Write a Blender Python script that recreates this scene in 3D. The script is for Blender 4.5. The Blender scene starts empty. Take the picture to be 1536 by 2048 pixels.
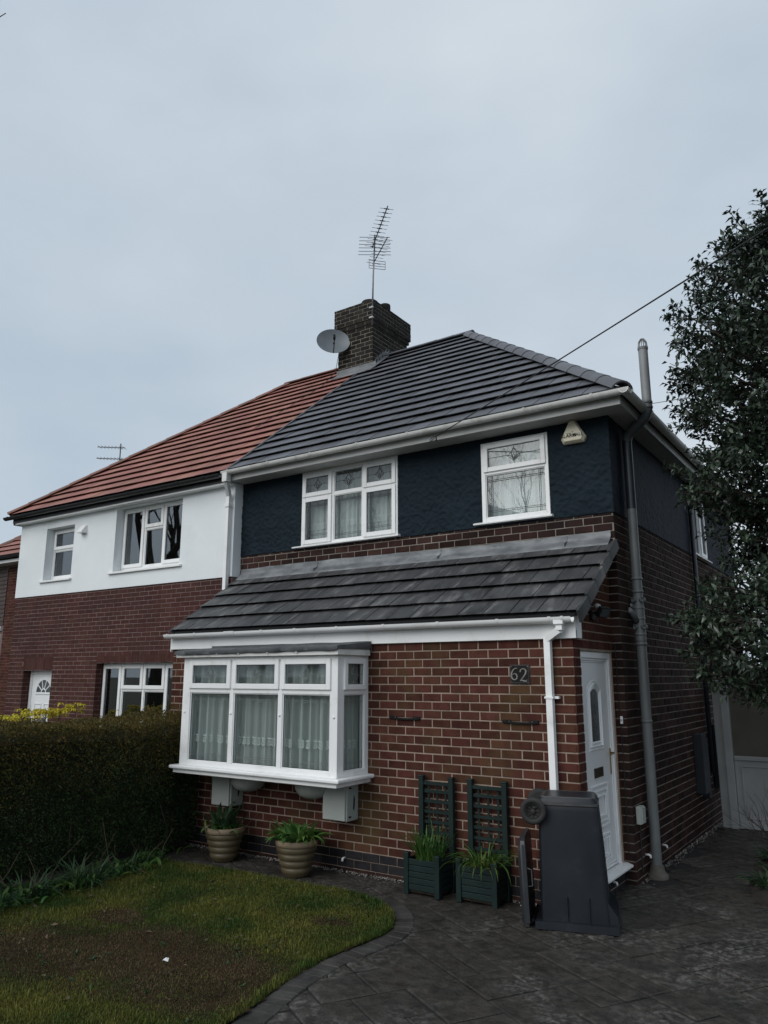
import bpy, math, random
import numpy as np
from mathutils import Vector, Matrix, noise
random.seed(7); rng = np.random.default_rng(7)
R = math.radians
scene = bpy.context.scene
COL = scene.collection

# ------------------------------------------------------------------ camera
cam_d = bpy.data.cameras.new('camera'); cam = bpy.data.objects.new('camera', cam_d); COL.objects.link(cam)
CAM = Vector((2.692, -7.263, 2.104)); YAW, PITCH, FPX = 0.5954, 0.21369, 1516.9
cam.location = CAM
cam.rotation_euler = (math.pi/2 + PITCH, 0, YAW)
cam_d.sensor_fit = 'VERTICAL'; cam_d.sensor_height = 36.0; cam_d.lens = 36.0*FPX/2048.0
cam_d.clip_start = 0.05; cam_d.clip_end = 3000
scene.camera = cam

# ------------------------------------------------------------------ sky
SUN_EL, SUN_AZ = 36.0, 196.0           # overcast: a very soft sun high behind the camera (azimuth from +y, clockwise)
w = bpy.data.worlds.new('World'); scene.world = w; w.use_nodes = True
nt = w.node_tree; N = nt.nodes; N.clear()
out = N.new('ShaderNodeOutputWorld'); bg = N.new('ShaderNodeBackground'); bg.inputs['Strength'].default_value = 0.1
sky = N.new('ShaderNodeTexSky'); sky.sky_type = 'NISHITA'; sky.sun_disc = False
sky.sun_elevation = R(SUN_EL); sky.sun_rotation = R(SUN_AZ); sky.air_density = 1.0; sky.dust_density = 4.0; sky.ozone_density = 1.0
tc = N.new('ShaderNodeTexCoord'); mp = N.new('ShaderNodeMapping'); mp.inputs['Scale'].default_value = (1, 1, 2.2)
nz = N.new('ShaderNodeTexNoise'); nz.inputs['Scale'].default_value = 1.35; nz.inputs['Detail'].default_value = 5; nz.inputs['Roughness'].default_value = .5
cr = N.new('ShaderNodeValToRGB')
cr.color_ramp.elements[0].position = .34; cr.color_ramp.elements[0].color = (.420, .505, .595, 1)
cr.color_ramp.elements[1].position = .74; cr.color_ramp.elements[1].color = (.640, .700, .752, 1)
sc = N.new('ShaderNodeVectorMath'); sc.operation = 'SCALE'; sc.inputs['Scale'].default_value = 10.0
mx = N.new('ShaderNodeMix'); mx.data_type = 'RGBA'; mx.inputs[0].default_value = .93
L = nt.links
L.new(tc.outputs['Generated'], mp.inputs['Vector']); L.new(mp.outputs['Vector'], nz.inputs['Vector'])
L.new(nz.outputs['Fac'], cr.inputs['Fac']); L.new(cr.outputs['Color'], sc.inputs[0])
L.new(sky.outputs['Color'], mx.inputs[6]); L.new(sc.outputs['Vector'], mx.inputs[7])
L.new(mx.outputs[2], bg.inputs['Color']); L.new(bg.outputs['Background'], out.inputs['Surface'])

# ------------------------------------------------------------------ sun
sd = bpy.data.lights.new('sun', 'SUN'); sd.energy = 1.5; sd.angle = R(50); sd.color = (1.0, .985, .96)
so = bpy.data.objects.new('sun', sd); COL.objects.link(so)
az = R(SUN_AZ); el = R(SUN_EL)
sdir = Vector((math.sin(az)*math.cos(el), math.cos(az)*math.cos(el), math.sin(el)))
so.rotation_euler = sdir.to_track_quat('Z', 'Y').to_euler(); so.location = (0, -10, 30)

# ------------------------------------------------------------------ exposure
vs = scene.view_settings; vs.view_transform = 'Standard'; vs.look = 'None'; vs.exposure = 0.15; vs.gamma = 1.0
vs.use_curve_mapping = False

# ================================================================== helpers
ORG = {}
def org(o): return ORG.get(o.name, Vector((0, 0, 0))) if o else Vector((0, 0, 0))
def thing(name, loc, label, cat, group=None):
    o = bpy.data.objects.new(name, None); o.empty_display_size = .1; COL.objects.link(o)
    o.location = loc; ORG[o.name] = Vector(loc); o['label'] = label; o['category'] = cat
    if group: o['group'] = group
    return o
def tag(o, label=None, cat=None, group=None, kind=None):
    if label: o['label'] = label
    if cat: o['category'] = cat
    if group: o['group'] = group
    if kind: o['kind'] = kind
    return o
class Frame:
    def __init__(s, O, U, Nn, Zv=(0, 0, 1)):
        s.O, s.U, s.N, s.Z = Vector(O), Vector(U).normalized(), Vector(Nn).normalized(), Vector(Zv).normalized()
        s.flip = s.U.cross(s.N).dot(s.Z) < 0
    def p(s, u, d, z): return s.O + s.U*u + s.N*d + s.Z*z
WORLD = Frame((0, 0, 0), (1, 0, 0), (0, 1, 0))
def front(y): return Frame((0, y, 0), (1, 0, 0), (0, -1, 0))      # u = x, d = out towards the garden
def side(x): return Frame((x, 0, 0), (0, 1, 0), (1, 0, 0))        # u = y, d = out towards +x
class MB:
    def __init__(s, fr=WORLD): s.v, s.f, s.fr = [], [], fr
    def _add(s, vs, fs):
        n = len(s.v); s.v += [s.fr.p(*q) for q in vs]
        s.f += [tuple(n+i for i in (reversed(f) if s.fr.flip else f)) for f in fs]
    def box(s, u0, u1, d0, d1, z0, z1):
        if u0 > u1: u0, u1 = u1, u0
        if d0 > d1: d0, d1 = d1, d0
        if z0 > z1: z0, z1 = z1, z0
        s._add([(u0,d0,z0),(u1,d0,z0),(u1,d1,z0),(u0,d1,z0),(u0,d0,z1),(u1,d0,z1),(u1,d1,z1),(u0,d1,z1)],
               [(3,2,1,0),(4,5,6,7),(0,1,5,4),(1,2,6,5),(2,3,7,6),(3,0,4,7)]); return s
    def ring(s, u0, u1, z0, z1, w, d0, d1, wb=None):
        wb = wb or w
        s.box(u0, u0+w, d0, d1, z0, z1); s.box(u1-w, u1, d0, d1, z0, z1)
        s.box(u0+w, u1-w, d0, d1-.0006, z0, z0+wb); s.box(u0+w, u1-w, d0, d1-.0006, z1-w, z1); return s
    def prism(s, prof, u0, u1):                 # profile of (d,z) swept along u
        n = len(prof)
        a = sum(prof[i][0]*prof[(i+1) % n][1]-prof[(i+1) % n][0]*prof[i][1] for i in range(n))
        if a < 0: prof = prof[::-1]
        vs = [(u0, d, z) for d, z in prof]+[(u1, d, z) for d, z in prof]
        s._add(vs, [tuple(range(n))[::-1], tuple(range(n, 2*n))]+[(i, (i+1) % n, n+(i+1) % n, n+i) for i in range(n)]); return s
    def slab(s, poly, d0, d1):                  # polygon of (u,z) with depth d0..d1
        n = len(poly)
        a = sum(poly[i][0]*poly[(i+1) % n][1]-poly[(i+1) % n][0]*poly[i][1] for i in range(n))
        if a < 0: poly = poly[::-1]
        vs = [(u, d0, z) for u, z in poly]+[(u, d1, z) for u, z in poly]
        s._add(vs, [tuple(range(n)), tuple(range(n, 2*n))[::-1]]+[(i, n+i, n+(i+1) % n, (i+1) % n) for i in range(n)]); return s
    def plate(s, poly, z0, z1):                 # polygon of (u,d) with height z0..z1
        n = len(poly)
        a = sum(poly[i][0]*poly[(i+1) % n][1]-poly[(i+1) % n][0]*poly[i][1] for i in range(n))
        if a < 0: poly = poly[::-1]
        vs = [(u, d, z0) for u, d in poly]+[(u, d, z1) for u, d in poly]
        s._add(vs, [tuple(range(n))[::-1], tuple(range(n, 2*n))]+[(i, (i+1) % n, n+(i+1) % n, n+i) for i in range(n)]); return s
    def tube(s, pts, r, n=8, caps=True):        # world-space polyline
        pts = [Vector(q) for q in pts]; k = len(pts)
        rs = r if isinstance(r, (list, tuple)) else [r]*k
        b0 = len(s.v); prev = None
        for i, q in enumerate(pts):
            t = (pts[min(i+1, k-1)]-pts[max(i-1, 0)])
            if t.length < 1e-9: t = Vector((0, 0, 1))
            t.normalize()
            if prev is None:
                a = Vector((0, 0, 1)) if abs(t.z) < .9 else Vector((1, 0, 0))
                e = t.cross(a).normalized()
            else:
                e = (prev-t*prev.dot(t)); e = e.normalized() if e.length > 1e-6 else t.orthogonal().normalized()
            prev = e; g = t.cross(e)
            for j in range(n):
                an = 2*math.pi*j/n; s.v.append(q+(e*math.cos(an)+g*math.sin(an))*rs[i])
        for i in range(k-1):
            for j in range(n):
                a = b0+i*n+j; b = b0+i*n+(j+1) % n; s.f.append((a, b, b+n, a+n))
        if caps:
            s.f.append(tuple(range(b0, b0+n))[::-1]); s.f.append(tuple(range(b0+(k-1)*n, b0+k*n)))
        return s
    def lathe(s, prof, c, n=24, axis=None):     # profile of (r, h) about c along axis
        ax = Vector(axis or (0, 0, 1)).normalized(); e = ax.orthogonal().normalized(); g = ax.cross(e); c = Vector(c)
        b0 = len(s.v); k = len(prof)
        for r_, h in prof:
            for j in range(n):
                an = 2*math.pi*j/n; s.v.append(c+ax*h+(e*math.cos(an)+g*math.sin(an))*r_)
        for i in range(k-1):
            for j in range(n):
                a = b0+i*n+j; b = b0+i*n+(j+1) % n; s.f.append((a, b, b+n, a+n))
        s.f.append(tuple(range(b0, b0+n))[::-1]); s.f.append(tuple(range(b0+(k-1)*n, b0+k*n)))
        return s
    def build(s, name, m, parent=None, smooth=False, bevel=0, seg=2, auto=None):
        me = bpy.data.meshes.new(name); o_ = org(parent)
        me.from_pydata([tuple(q-o_) for q in s.v], [], s.f); me.update()
        me.materials.append(m)
        if smooth: me.polygons.foreach_set('use_smooth', [True]*len(me.polygons))
        o = bpy.data.objects.new(name, me); COL.objects.link(o)
        if parent: o.parent = parent; ORG[o.name] = o_
        if bevel:
            b = o.modifiers.new('bevel', 'BEVEL'); b.width = bevel; b.segments = seg; b.limit_method = 'ANGLE'; b.angle_limit = R(35)
        if auto is not None and smooth:
            try: me.set_sharp_from_angle(angle=R(auto))
            except Exception: pass
        return o
def np_mesh(name, V, F, m, parent=None, smooth=False):
    me = bpy.data.meshes.new(name); V = np.asarray(V, np.float32); F = np.asarray(F, np.int32)
    o_ = np.array(org(parent), np.float32); V = V-o_
    me.vertices.add(len(V)); me.vertices.foreach_set('co', V.ravel())
    k = F.shape[1]; me.loops.add(F.size); me.loops.foreach_set('vertex_index', F.ravel())
    me.polygons.add(len(F)); me.polygons.foreach_set('loop_start', np.arange(0, F.size, k, dtype=np.int32))
    me.polygons.foreach_set('loop_total', np.full(len(F), k, np.int32))
    if smooth: me.polygons.foreach_set('use_smooth', np.ones(len(F), bool))
    me.update(calc_edges=True); me.validate(); me.materials.append(m)
    o = bpy.data.objects.new(name, me); COL.objects.link(o)
    if parent: o.parent = parent; ORG[o.name] = Vector(o_)
    return o
def obj_from(name, me, parent, mat4):           # shared mesh, world matrix (parents only translate)
    o = bpy.data.objects.new(name, me); COL.objects.link(o)
    if parent:
        o.parent = parent; mat4 = Matrix.Translation(-org(parent)) @ mat4
    o.matrix_local = mat4
    return o
def text_mesh(body, size, extrude):
    c = bpy.data.curves.new('t', 'FONT'); c.body = body; c.size = size; c.extrude = extrude; c.offset = size*.02; c.align_x = 'CENTER'; c.align_y = 'CENTER'
    o = bpy.data.objects.new('t', c); COL.objects.link(o); bpy.context.view_layer.update()
    dg = bpy.context.evaluated_depsgraph_get(); me = bpy.data.meshes.new_from_object(o.evaluated_get(dg))
    bpy.data.objects.remove(o); return me

# ------------------------------------------------------------------ materials
def M(name, c1, c2=None, scale=6, detail=6, rough=.6, rough2=None, bump=None, rnd=None, rv=.25, rh=0., stain=None, stain2=None,
      metal=0., spec=.5, lo=.35, hi=.65, stretch=None, sheen=0, trans=0):
    m = bpy.data.materials.new(name); m.use_nodes = True; nt = m.node_tree; N = nt.nodes; L = nt.links
    b = N['Principled BSDF']; b.inputs['Roughness'].default_value = rough; b.inputs['Metallic'].default_value = metal
    b.inputs['Specular IOR Level'].default_value = spec
    geo = N.new('ShaderNodeNewGeometry'); pos = geo.outputs['Position']
    if stretch:
        mpn = N.new('ShaderNodeMapping'); mpn.inputs['Scale'].default_value = stretch; L.new(pos, mpn.inputs['Vector']); pos = mpn.outputs['Vector']
    def noi(sc, de=6, ro=.55):
        n_ = N.new('ShaderNodeTexNoise'); n_.inputs['Scale'].default_value = sc; n_.inputs['Detail'].default_value = de; n_.inputs['Roughness'].default_value = ro
        L.new(pos, n_.inputs['Vector']); return n_.outputs['Fac']
    def ramp(f, a, b_, ca=(0, 0, 0), cb=(1, 1, 1)):
        r_ = N.new('ShaderNodeValToRGB'); e = r_.color_ramp.elements
        e[0].position = a; e[1].position = b_; e[0].color = (*ca, 1); e[1].color = (*cb, 1); L.new(f, r_.inputs['Fac']); return r_.outputs['Color']
    def mix(f, a, b_, typ='MIX'):
        x = N.new('ShaderNodeMix'); x.data_type = 'RGBA'; x.blend_type = typ
        if isinstance(f, float): x.inputs[0].default_value = f
        else: L.new(f, x.inputs[0])
        for i, q in ((6, a), (7, b_)):
            if isinstance(q, tuple): x.inputs[i].default_value = (*q, 1)
            else: L.new(q, x.inputs[i])
        return x.outputs[2]
    col = ramp(noi(scale, detail), lo, hi, c1, c2 or c1) if c2 else None
    if col is None:
        rg = N.new('ShaderNodeRGB'); rg.outputs[0].default_value = (*c1, 1); col = rg.outputs[0]
    if rnd:
        if rnd == 'obj': rn = N.new('ShaderNodeObjectInfo').outputs['Random']
        else: rn = geo.outputs['Random Per Island']
        h = N.new('ShaderNodeHueSaturation'); L.new(col, h.inputs['Color'])
        a = N.new('ShaderNodeMapRange'); a.inputs['To Min'].default_value = 1-rv; a.inputs['To Max'].default_value = 1+rv; L.new(rn, a.inputs['Value'])
        L.new(a.outputs['Result'], h.inputs['Value'])
        if rh:
            wn = N.new('ShaderNodeTexWhiteNoise'); wn.noise_dimensions = '1D'; L.new(rn, wn.inputs['W'])
            a2 = N.new('ShaderNodeMapRange'); a2.inputs['To Min'].default_value = .5-rh; a2.inputs['To Max'].default_value = .5+rh
            L.new(wn.outputs['Value'], a2.inputs['Value']); L.new(a2.outputs['Result'], h.inputs['Hue'])
        col = h.outputs['Color']
    for st in (stain, stain2):
        if st:
            c, s_, lo_, hi_, amt = st[:5]
            f = ramp(noi(s_, 10, .66), lo_, hi_, (0, 0, 0), (amt, amt, amt))
            if len(st) > 5: f = mix(1.0, f, ramp(noi(st[5], 4), st[6], st[7]), 'MULTIPLY')
            col = mix(f, col, c)
    L.new(col, b.inputs['Base Color'])
    if rough2 is not None:
        mr = N.new('ShaderNodeMapRange'); mr.inputs['From Min'].default_value = .35; mr.inputs['From Max'].default_value = .65
        mr.inputs['To Min'].default_value = rough; mr.inputs['To Max'].default_value = rough2; L.new(noi(scale*.6, 4), mr.inputs['Value'])
        L.new(mr.outputs['Result'], b.inputs['Roughness'])
    if bump:
        bs, bstr, bd = bump[:3]
        bn = N.new('ShaderNodeBump'); bn.inputs['Strength'].default_value = bstr; bn.inputs['Distance'].default_value = bd
        L.new(noi(bs, 8, .6), bn.inputs['Height']); L.new(bn.outputs['Normal'], b.inputs['Normal'])
    if trans: b.inputs['Transmission Weight'].default_value = trans
    return m
def glass(name, tint=(.82, .86, .85), boost=.0, rough=0.0):
    m = bpy.data.materials.new(name); m.use_nodes = True; nt = m.node_tree; N = nt.nodes; L = nt.links; N.remove(N['Principled BSDF'])
    tr = N.new('ShaderNodeBsdfTransparent'); tr.inputs['Color'].default_value = (*tint, 1)
    gl = N.new('ShaderNodeBsdfGlossy'); gl.inputs['Roughness'].default_value = rough; gl.inputs['Color'].default_value = (.95, .97, 1, 1)
    lw = N.new('ShaderNodeLayerWeight'); lw.inputs['Blend'].default_value = .5
    pw5 = N.new('ShaderNodeMath'); pw5.operation = 'POWER'; pw5.inputs[1].default_value = 5.0; L.new(lw.outputs['Facing'], pw5.inputs[0])
    ad = N.new('ShaderNodeMath'); ad.operation = 'MULTIPLY_ADD'; ad.inputs[1].default_value = .9; ad.inputs[2].default_value = .045+boost; ad.use_clamp = True
    L.new(pw5.outputs[0], ad.inputs[0])
    mi = N.new('ShaderNodeMixShader'); L.new(ad.outputs[0], mi.inputs[0]); L.new(tr.outputs[0], mi.inputs[1]); L.new(gl.outputs[0], mi.inputs[2])
    L.new(mi.outputs[0], N['Material Output'].inputs['Surface']); return m
def net(name, col, alpha):
    m = bpy.data.materials.new(name); m.use_nodes = True; nt = m.node_tree; N = nt.nodes; L = nt.links; N.remove(N['Principled BSDF'])
    df = N.new('ShaderNodeBsdfDiffuse'); df.inputs['Color'].default_value = (*col, 1)
    tl = N.new('ShaderNodeBsdfTranslucent'); tl.inputs['Color'].default_value = (*col, 1)
    a = N.new('ShaderNodeMixShader'); a.inputs[0].default_value = .35; L.new(df.outputs[0], a.inputs[1]); L.new(tl.outputs[0], a.inputs[2])
    tr = N.new('ShaderNodeBsdfTransparent'); mi = N.new('ShaderNodeMixShader'); mi.inputs[0].default_value = alpha
    L.new(tr.outputs[0], mi.inputs[1]); L.new(a.outputs[0], mi.inputs[2]); L.new(mi.outputs[0], N['Material Output'].inputs['Surface']); return m
def leafm(name, c1, c2, rough=.4, rv=.35, rh=.03, trans=.25, scale=3., spec=.25):
    m = M(name, c1, c2, scale=scale, rough=rough, rnd='island', rv=rv, rh=rh, spec=spec, lo=.38, hi=.62); nt = m.node_tree; N = nt.nodes; L = nt.links
    b = N['Principled BSDF']; src = b.inputs['Base Color'].links[0].from_socket
    tl = N.new('ShaderNodeBsdfTranslucent'); L.new(src, tl.inputs['Color']); mi = N.new('ShaderNodeMixShader'); mi.inputs[0].default_value = trans
    L.new(b.outputs[0], mi.inputs[1]); L.new(tl.outputs[0], mi.inputs[2]); L.new(mi.outputs[0], N['Material Output'].inputs['Surface']); return m

BRK = dict(spec=.12, scale=9, detail=8, rough=.88, bump=(60, .35, .004), rv=.30, rh=.010, lo=.3, hi=.7)
OLIVE = ((.075, .055, .022), 1.1, .50, .68, .75)
mt = {}
mt['brick'] = M('red_brick', (.050, .019, .014), (.088, .033, .024), rnd='obj', stain=OLIVE, stain2=((.02, .012, .012), .8, .58, .75, .6), **BRK)
mt['brick_mass'] = M('red_brick_mass', (.050, .019, .014), (.088, .033, .024), rnd='island', stain=OLIVE, stain2=((.02, .012, .012), .8, .58, .75, .6), **BRK)
mt['brick_old'] = M('old_brick_mass', (.024, .0135, .0120), (.050, .0245, .0195), rnd='island', stain=((.018, .013, .013), 1.3, .45, .7, .75), **{**BRK, 'rv': .5})  # old brick, its colour darkened further for shade on the side wall
mt['brick_chim'] = M('sooty_brick_mass', (.014, .013, .014), (.030, .027, .024), rnd='island', stain=((.046, .044, .028), 1.6, .54, .68, .6), **{**BRK, 'rv': .4})
mt['brick_blue'] = M('blue_plinth_brick', (.016, .015, .018), (.028, .026, .028), rnd='island', **{**BRK, 'rough': .5, 'rv': .25})
mt['brick_nb'] = M('neighbour_brick', (.058, .025, .021), (.078, .034, .028), rnd='obj', stain=((.030, .020, .020), .7, .5, .7, .55), **{**BRK, 'rv': .13})
mt['brick_nb_mass'] = M('neighbour_brick_mass', (.058, .025, .021), (.078, .034, .028), rnd='island', stain=((.030, .020, .020), .7, .5, .7, .55), **{**BRK, 'rv': .13})
mt['mortar'] = M('mortar', (.34, .26, .21), (.25, .19, .15), scale=5, rough=.95, bump=(90, .5, .004), stain=((.10, .085, .05), 1.1, .5, .7, .6))
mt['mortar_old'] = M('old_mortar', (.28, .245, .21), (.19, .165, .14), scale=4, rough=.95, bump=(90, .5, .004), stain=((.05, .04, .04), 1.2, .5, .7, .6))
mt['mortar_chim'] = M('chimney_mortar', (.24, .215, .165), (.12, .11, .09), scale=4, rough=.95, bump=(90, .5, .004))
mt['mortar_nb'] = M('neighbour_mortar', (.20, .14, .132), (.15, .105, .10), scale=3, rough=.95, bump=(90, .4, .003))
mt['navy'] = M('navy_roughcast', (.0078, .0155, .0225), (.0115, .0215, .0295), scale=2.5, rough=.7, bump=(55, .5, .01), stain=((.020, .027, .036), 3.5, .62, .8, .35), spec=.12)
mt['navy_s'] = M('navy_roughcast_side', (.011, .016, .026), (.016, .022, .034), scale=2, rough=.7, bump=(55, .5, .01), stain=((.045, .052, .062), 2.4, .58, .80, .4), stretch=(1, 1, .4), spec=.12)
mt['white_render'] = M('white_render', (.72, .765, .78), (.78, .815, .83), scale=1.2, rough=.85, bump=(160, .25, .004), stain=((.56, .60, .60), 1.1, .54, .74, .5))
mt['upvc'] = M('white_upvc', (.80, .805, .80), (.85, .855, .85), scale=2.5, rough=.34, stain=((.44, .43, .38), 3.5, .56, .74, .42), spec=.45)
mt['upvc_dirty'] = M('weathered_white_plastic', (.66, .66, .63), (.72, .72, .70), scale=3, rough=.42, stain=((.24, .22, .16), 4.5, .52, .75, .6), stretch=(1, 1, 1), spec=.4)
mt['soffit'] = M('soffit_board', (.44, .44, .43), (.50, .50, .49), scale=2, rough=.5, stain=((.28, .27, .24), 2.2, .55, .8, .5))
mt['cream'] = M('cream_plastic', (.62, .57, .42), (.68, .63, .49), scale=8, rough=.45, stain=((.38, .33, .2), 9, .55, .8, .4))
mt['tile'] = M('slate_grey_tile', (.088, .092, .104), (.112, .116, .130), scale=3, rough=.5, rough2=.65, rnd='obj', rv=.22, bump=(140, .25, .002), stain=((.110, .113, .12), 1.5, .60, .8, .35), spec=.3)
mt['tile_mass'] = M('slate_grey_tile_mass', (.088, .092, .104), (.112, .116, .130), scale=3, rough=.45, rnd='island', rv=.10)
mt['tile_low'] = M('worn_grey_tile', (.044, .045, .048), (.072, .072, .075), scale=2.2, rough=.42, rough2=.6, rnd='obj', rv=.13, bump=(90, .3, .003), stretch=(2.6, .7, .7),
                   stain=((.22, .218, .212), 3.2, .53, .66, .6), stain2=((.014, .014, .015), 1.3, .54, .66, .7), spec=.35)
mt['tile_red'] = M('red_concrete_tile', (.25, .105, .082), (.31, .135, .105), scale=3, rough=.75, rnd='obj', rv=.16, rh=.01, bump=(140, .25, .002), stain=((.17, .075, .062), 1.2, .52, .72, .5), stain2=((.16, .14, .10), 9, .62, .74, .4))
mt['tile_red_mass'] = M('red_concrete_tile_mass', (.25, .105, .082), (.31, .135, .105), scale=3, rough=.7, rnd='island', rv=.12)
mt['hip_red'] = M('weathered_red_hip', (.16, .085, .065), (.23, .11, .085), scale=4, rough=.8, rnd='obj', rv=.15, stain=((.12, .10, .08), 5, .5, .7, .6))
mt['felt'] = M('roof_underlay', (.012, .012, .013), rough=.9)
mt['lead'] = M('lead_sheet', (.10, .108, .116), (.20, .21, .22), scale=3.5, rough=.5, rough2=.65, metal=.1, bump=(7, .35, .02), stain=((.36, .37, .375), 2.6, .56, .70, .55), stretch=(1, 1, 2.5))
mt['lead_dark'] = M('dark_lead_sheet', (.05, .055, .06), (.10, .105, .11), scale=5, rough=.5, bump=(9, .4, .02), stain=((.22, .23, .23), 6, .6, .75, .5))
mt['black_pvc'] = M('black_plastic', (.013, .013, .015), (.02, .02, .022), rough=.4)
mt['grey_pvc'] = M('grey_soil_pipe', (.125, .138, .140), (.155, .168, .170), scale=4, rough=.42, stain=((.10, .105, .10), 6, .55, .8, .4))
mt['slate_pvc'] = M('dark_grey_painted_pipe', (.075, .085, .093), (.095, .105, .112), scale=4, rough=.45)
mt['grey_pvc_hi'] = M('pale_grey_pipe', (.20, .21, .215), (.24, .25, .255), scale=4, rough=.5)
mt['navy_pipe'] = M('navy_painted_pipe', (.016, .021, .030), (.021, .027, .037), rough=.4)
mt['door'] = M('white_door_panel', (.78, .795, .80), (.83, .845, .85), scale=2, rough=.3)
mt['brass'] = M('aged_brass', (.34, .22, .09), (.42, .28, .12), rough=.35, metal=.9)
mt['bronze'] = M('dull_brass_flap', (.06, .055, .04), (.10, .09, .065), rough=.35, metal=.7)
mt['came'] = M('dark_lead_came', (.05, .055, .06), rough=.5, metal=.3)
mt['came_l'] = M('pale_bevelled_came', (.20, .215, .215), rough=.35, metal=.3)
mt['glass'] = glass('window_glass', (.90, .93, .92))
mt['glass_dark'] = glass('neighbour_window_glass', (.55, .58, .58), .13)
mt['glass_obs'] = M('obscured_glass', (.055, .065, .072), (.085, .095, .10), scale=14, rough=.2, spec=.6, stretch=(3, 3, .6), bump=(30, .3, .01))
mt['net'] = net('net_curtain_cloth', (.82, .86, .85), .66)
mt['net_up'] = net('upstairs_curtain_cloth', (.86, .89, .89), .86)
mt['lace'] = net('lace_cloth', (.90, .92, .91), .85)
mt['inner'] = M('room_wall', (.16, .15, .135), rough=.9)
mt['grp'] = M('grey_meter_box', (.33, .355, .335), (.38, .40, .38), scale=3, rough=.55, stain=((.22, .24, .2), 5, .55, .8, .35))
mt['stone_grey'] = M('painted_corbel', (.30, .31, .295), (.36, .37, .35), scale=4, rough=.7, stain=((.17, .18, .15), 4, .5, .75, .5))
mt['pipe_foot'] = M('weathered_pipe_foot', (.07, .066, .055), (.11, .10, .085), scale=14, rough=.8)
mt['iron'] = M('black_iron', (.007, .007, .0075), (.012, .012, .012), spec=.15, rough=.6, metal=.0, bump=(120, .3, .002))
mt['plaque_edge'] = M('plaque_rim', (.028, .028, .028), (.05, .049, .047), rough=.6, spec=.2)
mt['plaque_num'] = M('plaque_numerals', (.17, .165, .15), (.23, .22, .20), rough=.6, metal=.0, scale=30)
mt['green_wood'] = M('dark_green_paint', (.006, .0155, .0145), (.009, .021, .0195), scale=4, spec=.25, rough=.5, bump=(60, .25, .003), stretch=(1, 1, 1), stain=((.03, .042, .038), 7, .55, .8, .4))
mt['bin'] = M('dark_grey_bin', (.0075, .0105, .0155), (.011, .0145, .020), scale=3, spec=.35, rough=.36, rough2=.5, stain=((.05, .05, .047), 6, .58, .78, .35), bump=(160, .15, .001))
mt['bin_top'] = M('muddy_bin_base', (.032, .034, .036), (.055, .053, .048), scale=5, rough=.45, stain=((.09, .085, .072), 7, .5, .72, .5))
mt['bin_lid'] = M('grey_bin_lid', (.020, .0225, .027), (.030, .032, .036), scale=5, rough=.4, stain=((.12, .12, .115), 7, .58, .75, .5))
mt['rubber'] = M('dusty_rubber', (.014, .0135, .013), (.027, .026, .024), scale=9, rough=.75, stain=((.06, .056, .05), 9, .54, .7, .4))
mt['terracotta'] = M('beehive_pot_glaze', (.062, .046, .024), (.105, .080, .042), scale=5, rough=.5, stain=((.07, .065, .035), 5, .48, .7, .65), stain2=((.22, .185, .13), 14, .6, .75, .4))
mt['pot_rim'] = M('pale_pot_rim', (.20, .15, .10), (.25, .19, .125), scale=7, rough=.6)
mt['soil'] = M('dark_soil', (.016, .012, .009), (.03, .023, .017), scale=20, rough=1, bump=(40, .8, .02))
mt['slab'] = M('stamped_concrete', (.024, .0215, .0185), (.050, .0445, .038), scale=11, detail=14, spec=.3, rough=.36, rough2=.75, rnd='obj', rv=.12, bump=(11, 1.0, .022),
               stain=((.15, .143, .135), 17, .47, .60, .75, 1.1, .46, .62), stain2=((.010, .0092, .0082), 2.6, .50, .64, .6))
mt['joint'] = M('paving_joint', (.006, .006, .0055), (.011, .0105, .010), scale=8, rough=.75)
mt['edging'] = M('stamped_edging', (.028, .0265, .0245), (.054, .051, .047), scale=5, spec=.2, rough=.5, rough2=.7, rnd='obj', rv=.2, bump=(16, .5, .008), stain=((.10, .10, .10), 3, .56, .75, .5))
mt['gravel'] = M('pale_gravel', (.12, .11, .10), (.30, .28, .26), scale=30, rough=.9, rnd='island', rv=.5)
mt['lawn'] = M('lawn_soil', (.034, .022, .013), (.020, .021, .008), scale=1.3, spec=.1, rough=1, bump=(30, .9, .02), stain=((.045, .028, .016), 1.1, .48, .6, .8))
mt['ground'] = M('far_ground', (.028, .034, .016), (.040, .036, .024), scale=.6, rough=1)
mt['bark'] = M('bark', (.030, .025, .020), (.060, .052, .042), scale=12, rough=.95, bump=(30, .8, .02), stretch=(1, 1, .3))
mt['twig'] = M('red_brown_twig', (.030, .019, .016), (.045, .030, .025), rough=.8)
mt['twig_pale'] = M('dead_stalk', (.060, .046, .028), (.11, .086, .052), rough=.9)
mt['holly'] = leafm('holly_leaf', (.026, .043, .028), (.050, .074, .047), rough=.3, rv=.5, rh=.015, trans=.1, spec=.5)
mt['hedge'] = leafm('hedge_leaf', (.015, .034, .009), (.034, .058, .015), rough=.45, rv=.5, rh=.03, trans=.2)
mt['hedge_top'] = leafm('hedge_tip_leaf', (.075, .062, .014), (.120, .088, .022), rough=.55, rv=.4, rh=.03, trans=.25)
mt['yellow'] = leafm('yellow_leaf', (.48, .40, .03), (.62, .54, .06), rough=.5, rv=.3, rh=.02, trans=.3)
mt['strap'] = leafm('strap_leaf', (.050, .115, .026), (.085, .165, .036), rough=.4, rv=.35, rh=.03, trans=.3)
mt['strap_y'] = leafm('yellowing_strap_leaf', (.12, .16, .03), (.22, .22, .055), rough=.5, rv=.3, rh=.03, trans=.3)
mt['broad'] = leafm('broad_leaf', (.060, .145, .034), (.10, .20, .05), rough=.42, rv=.35, rh=.02, trans=.3)
mt['broad_dk'] = leafm('dark_broad_leaf', (.026, .058, .026), (.045, .085, .036), rough=.42, rv=.35, rh=.02, trans=.2)
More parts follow.
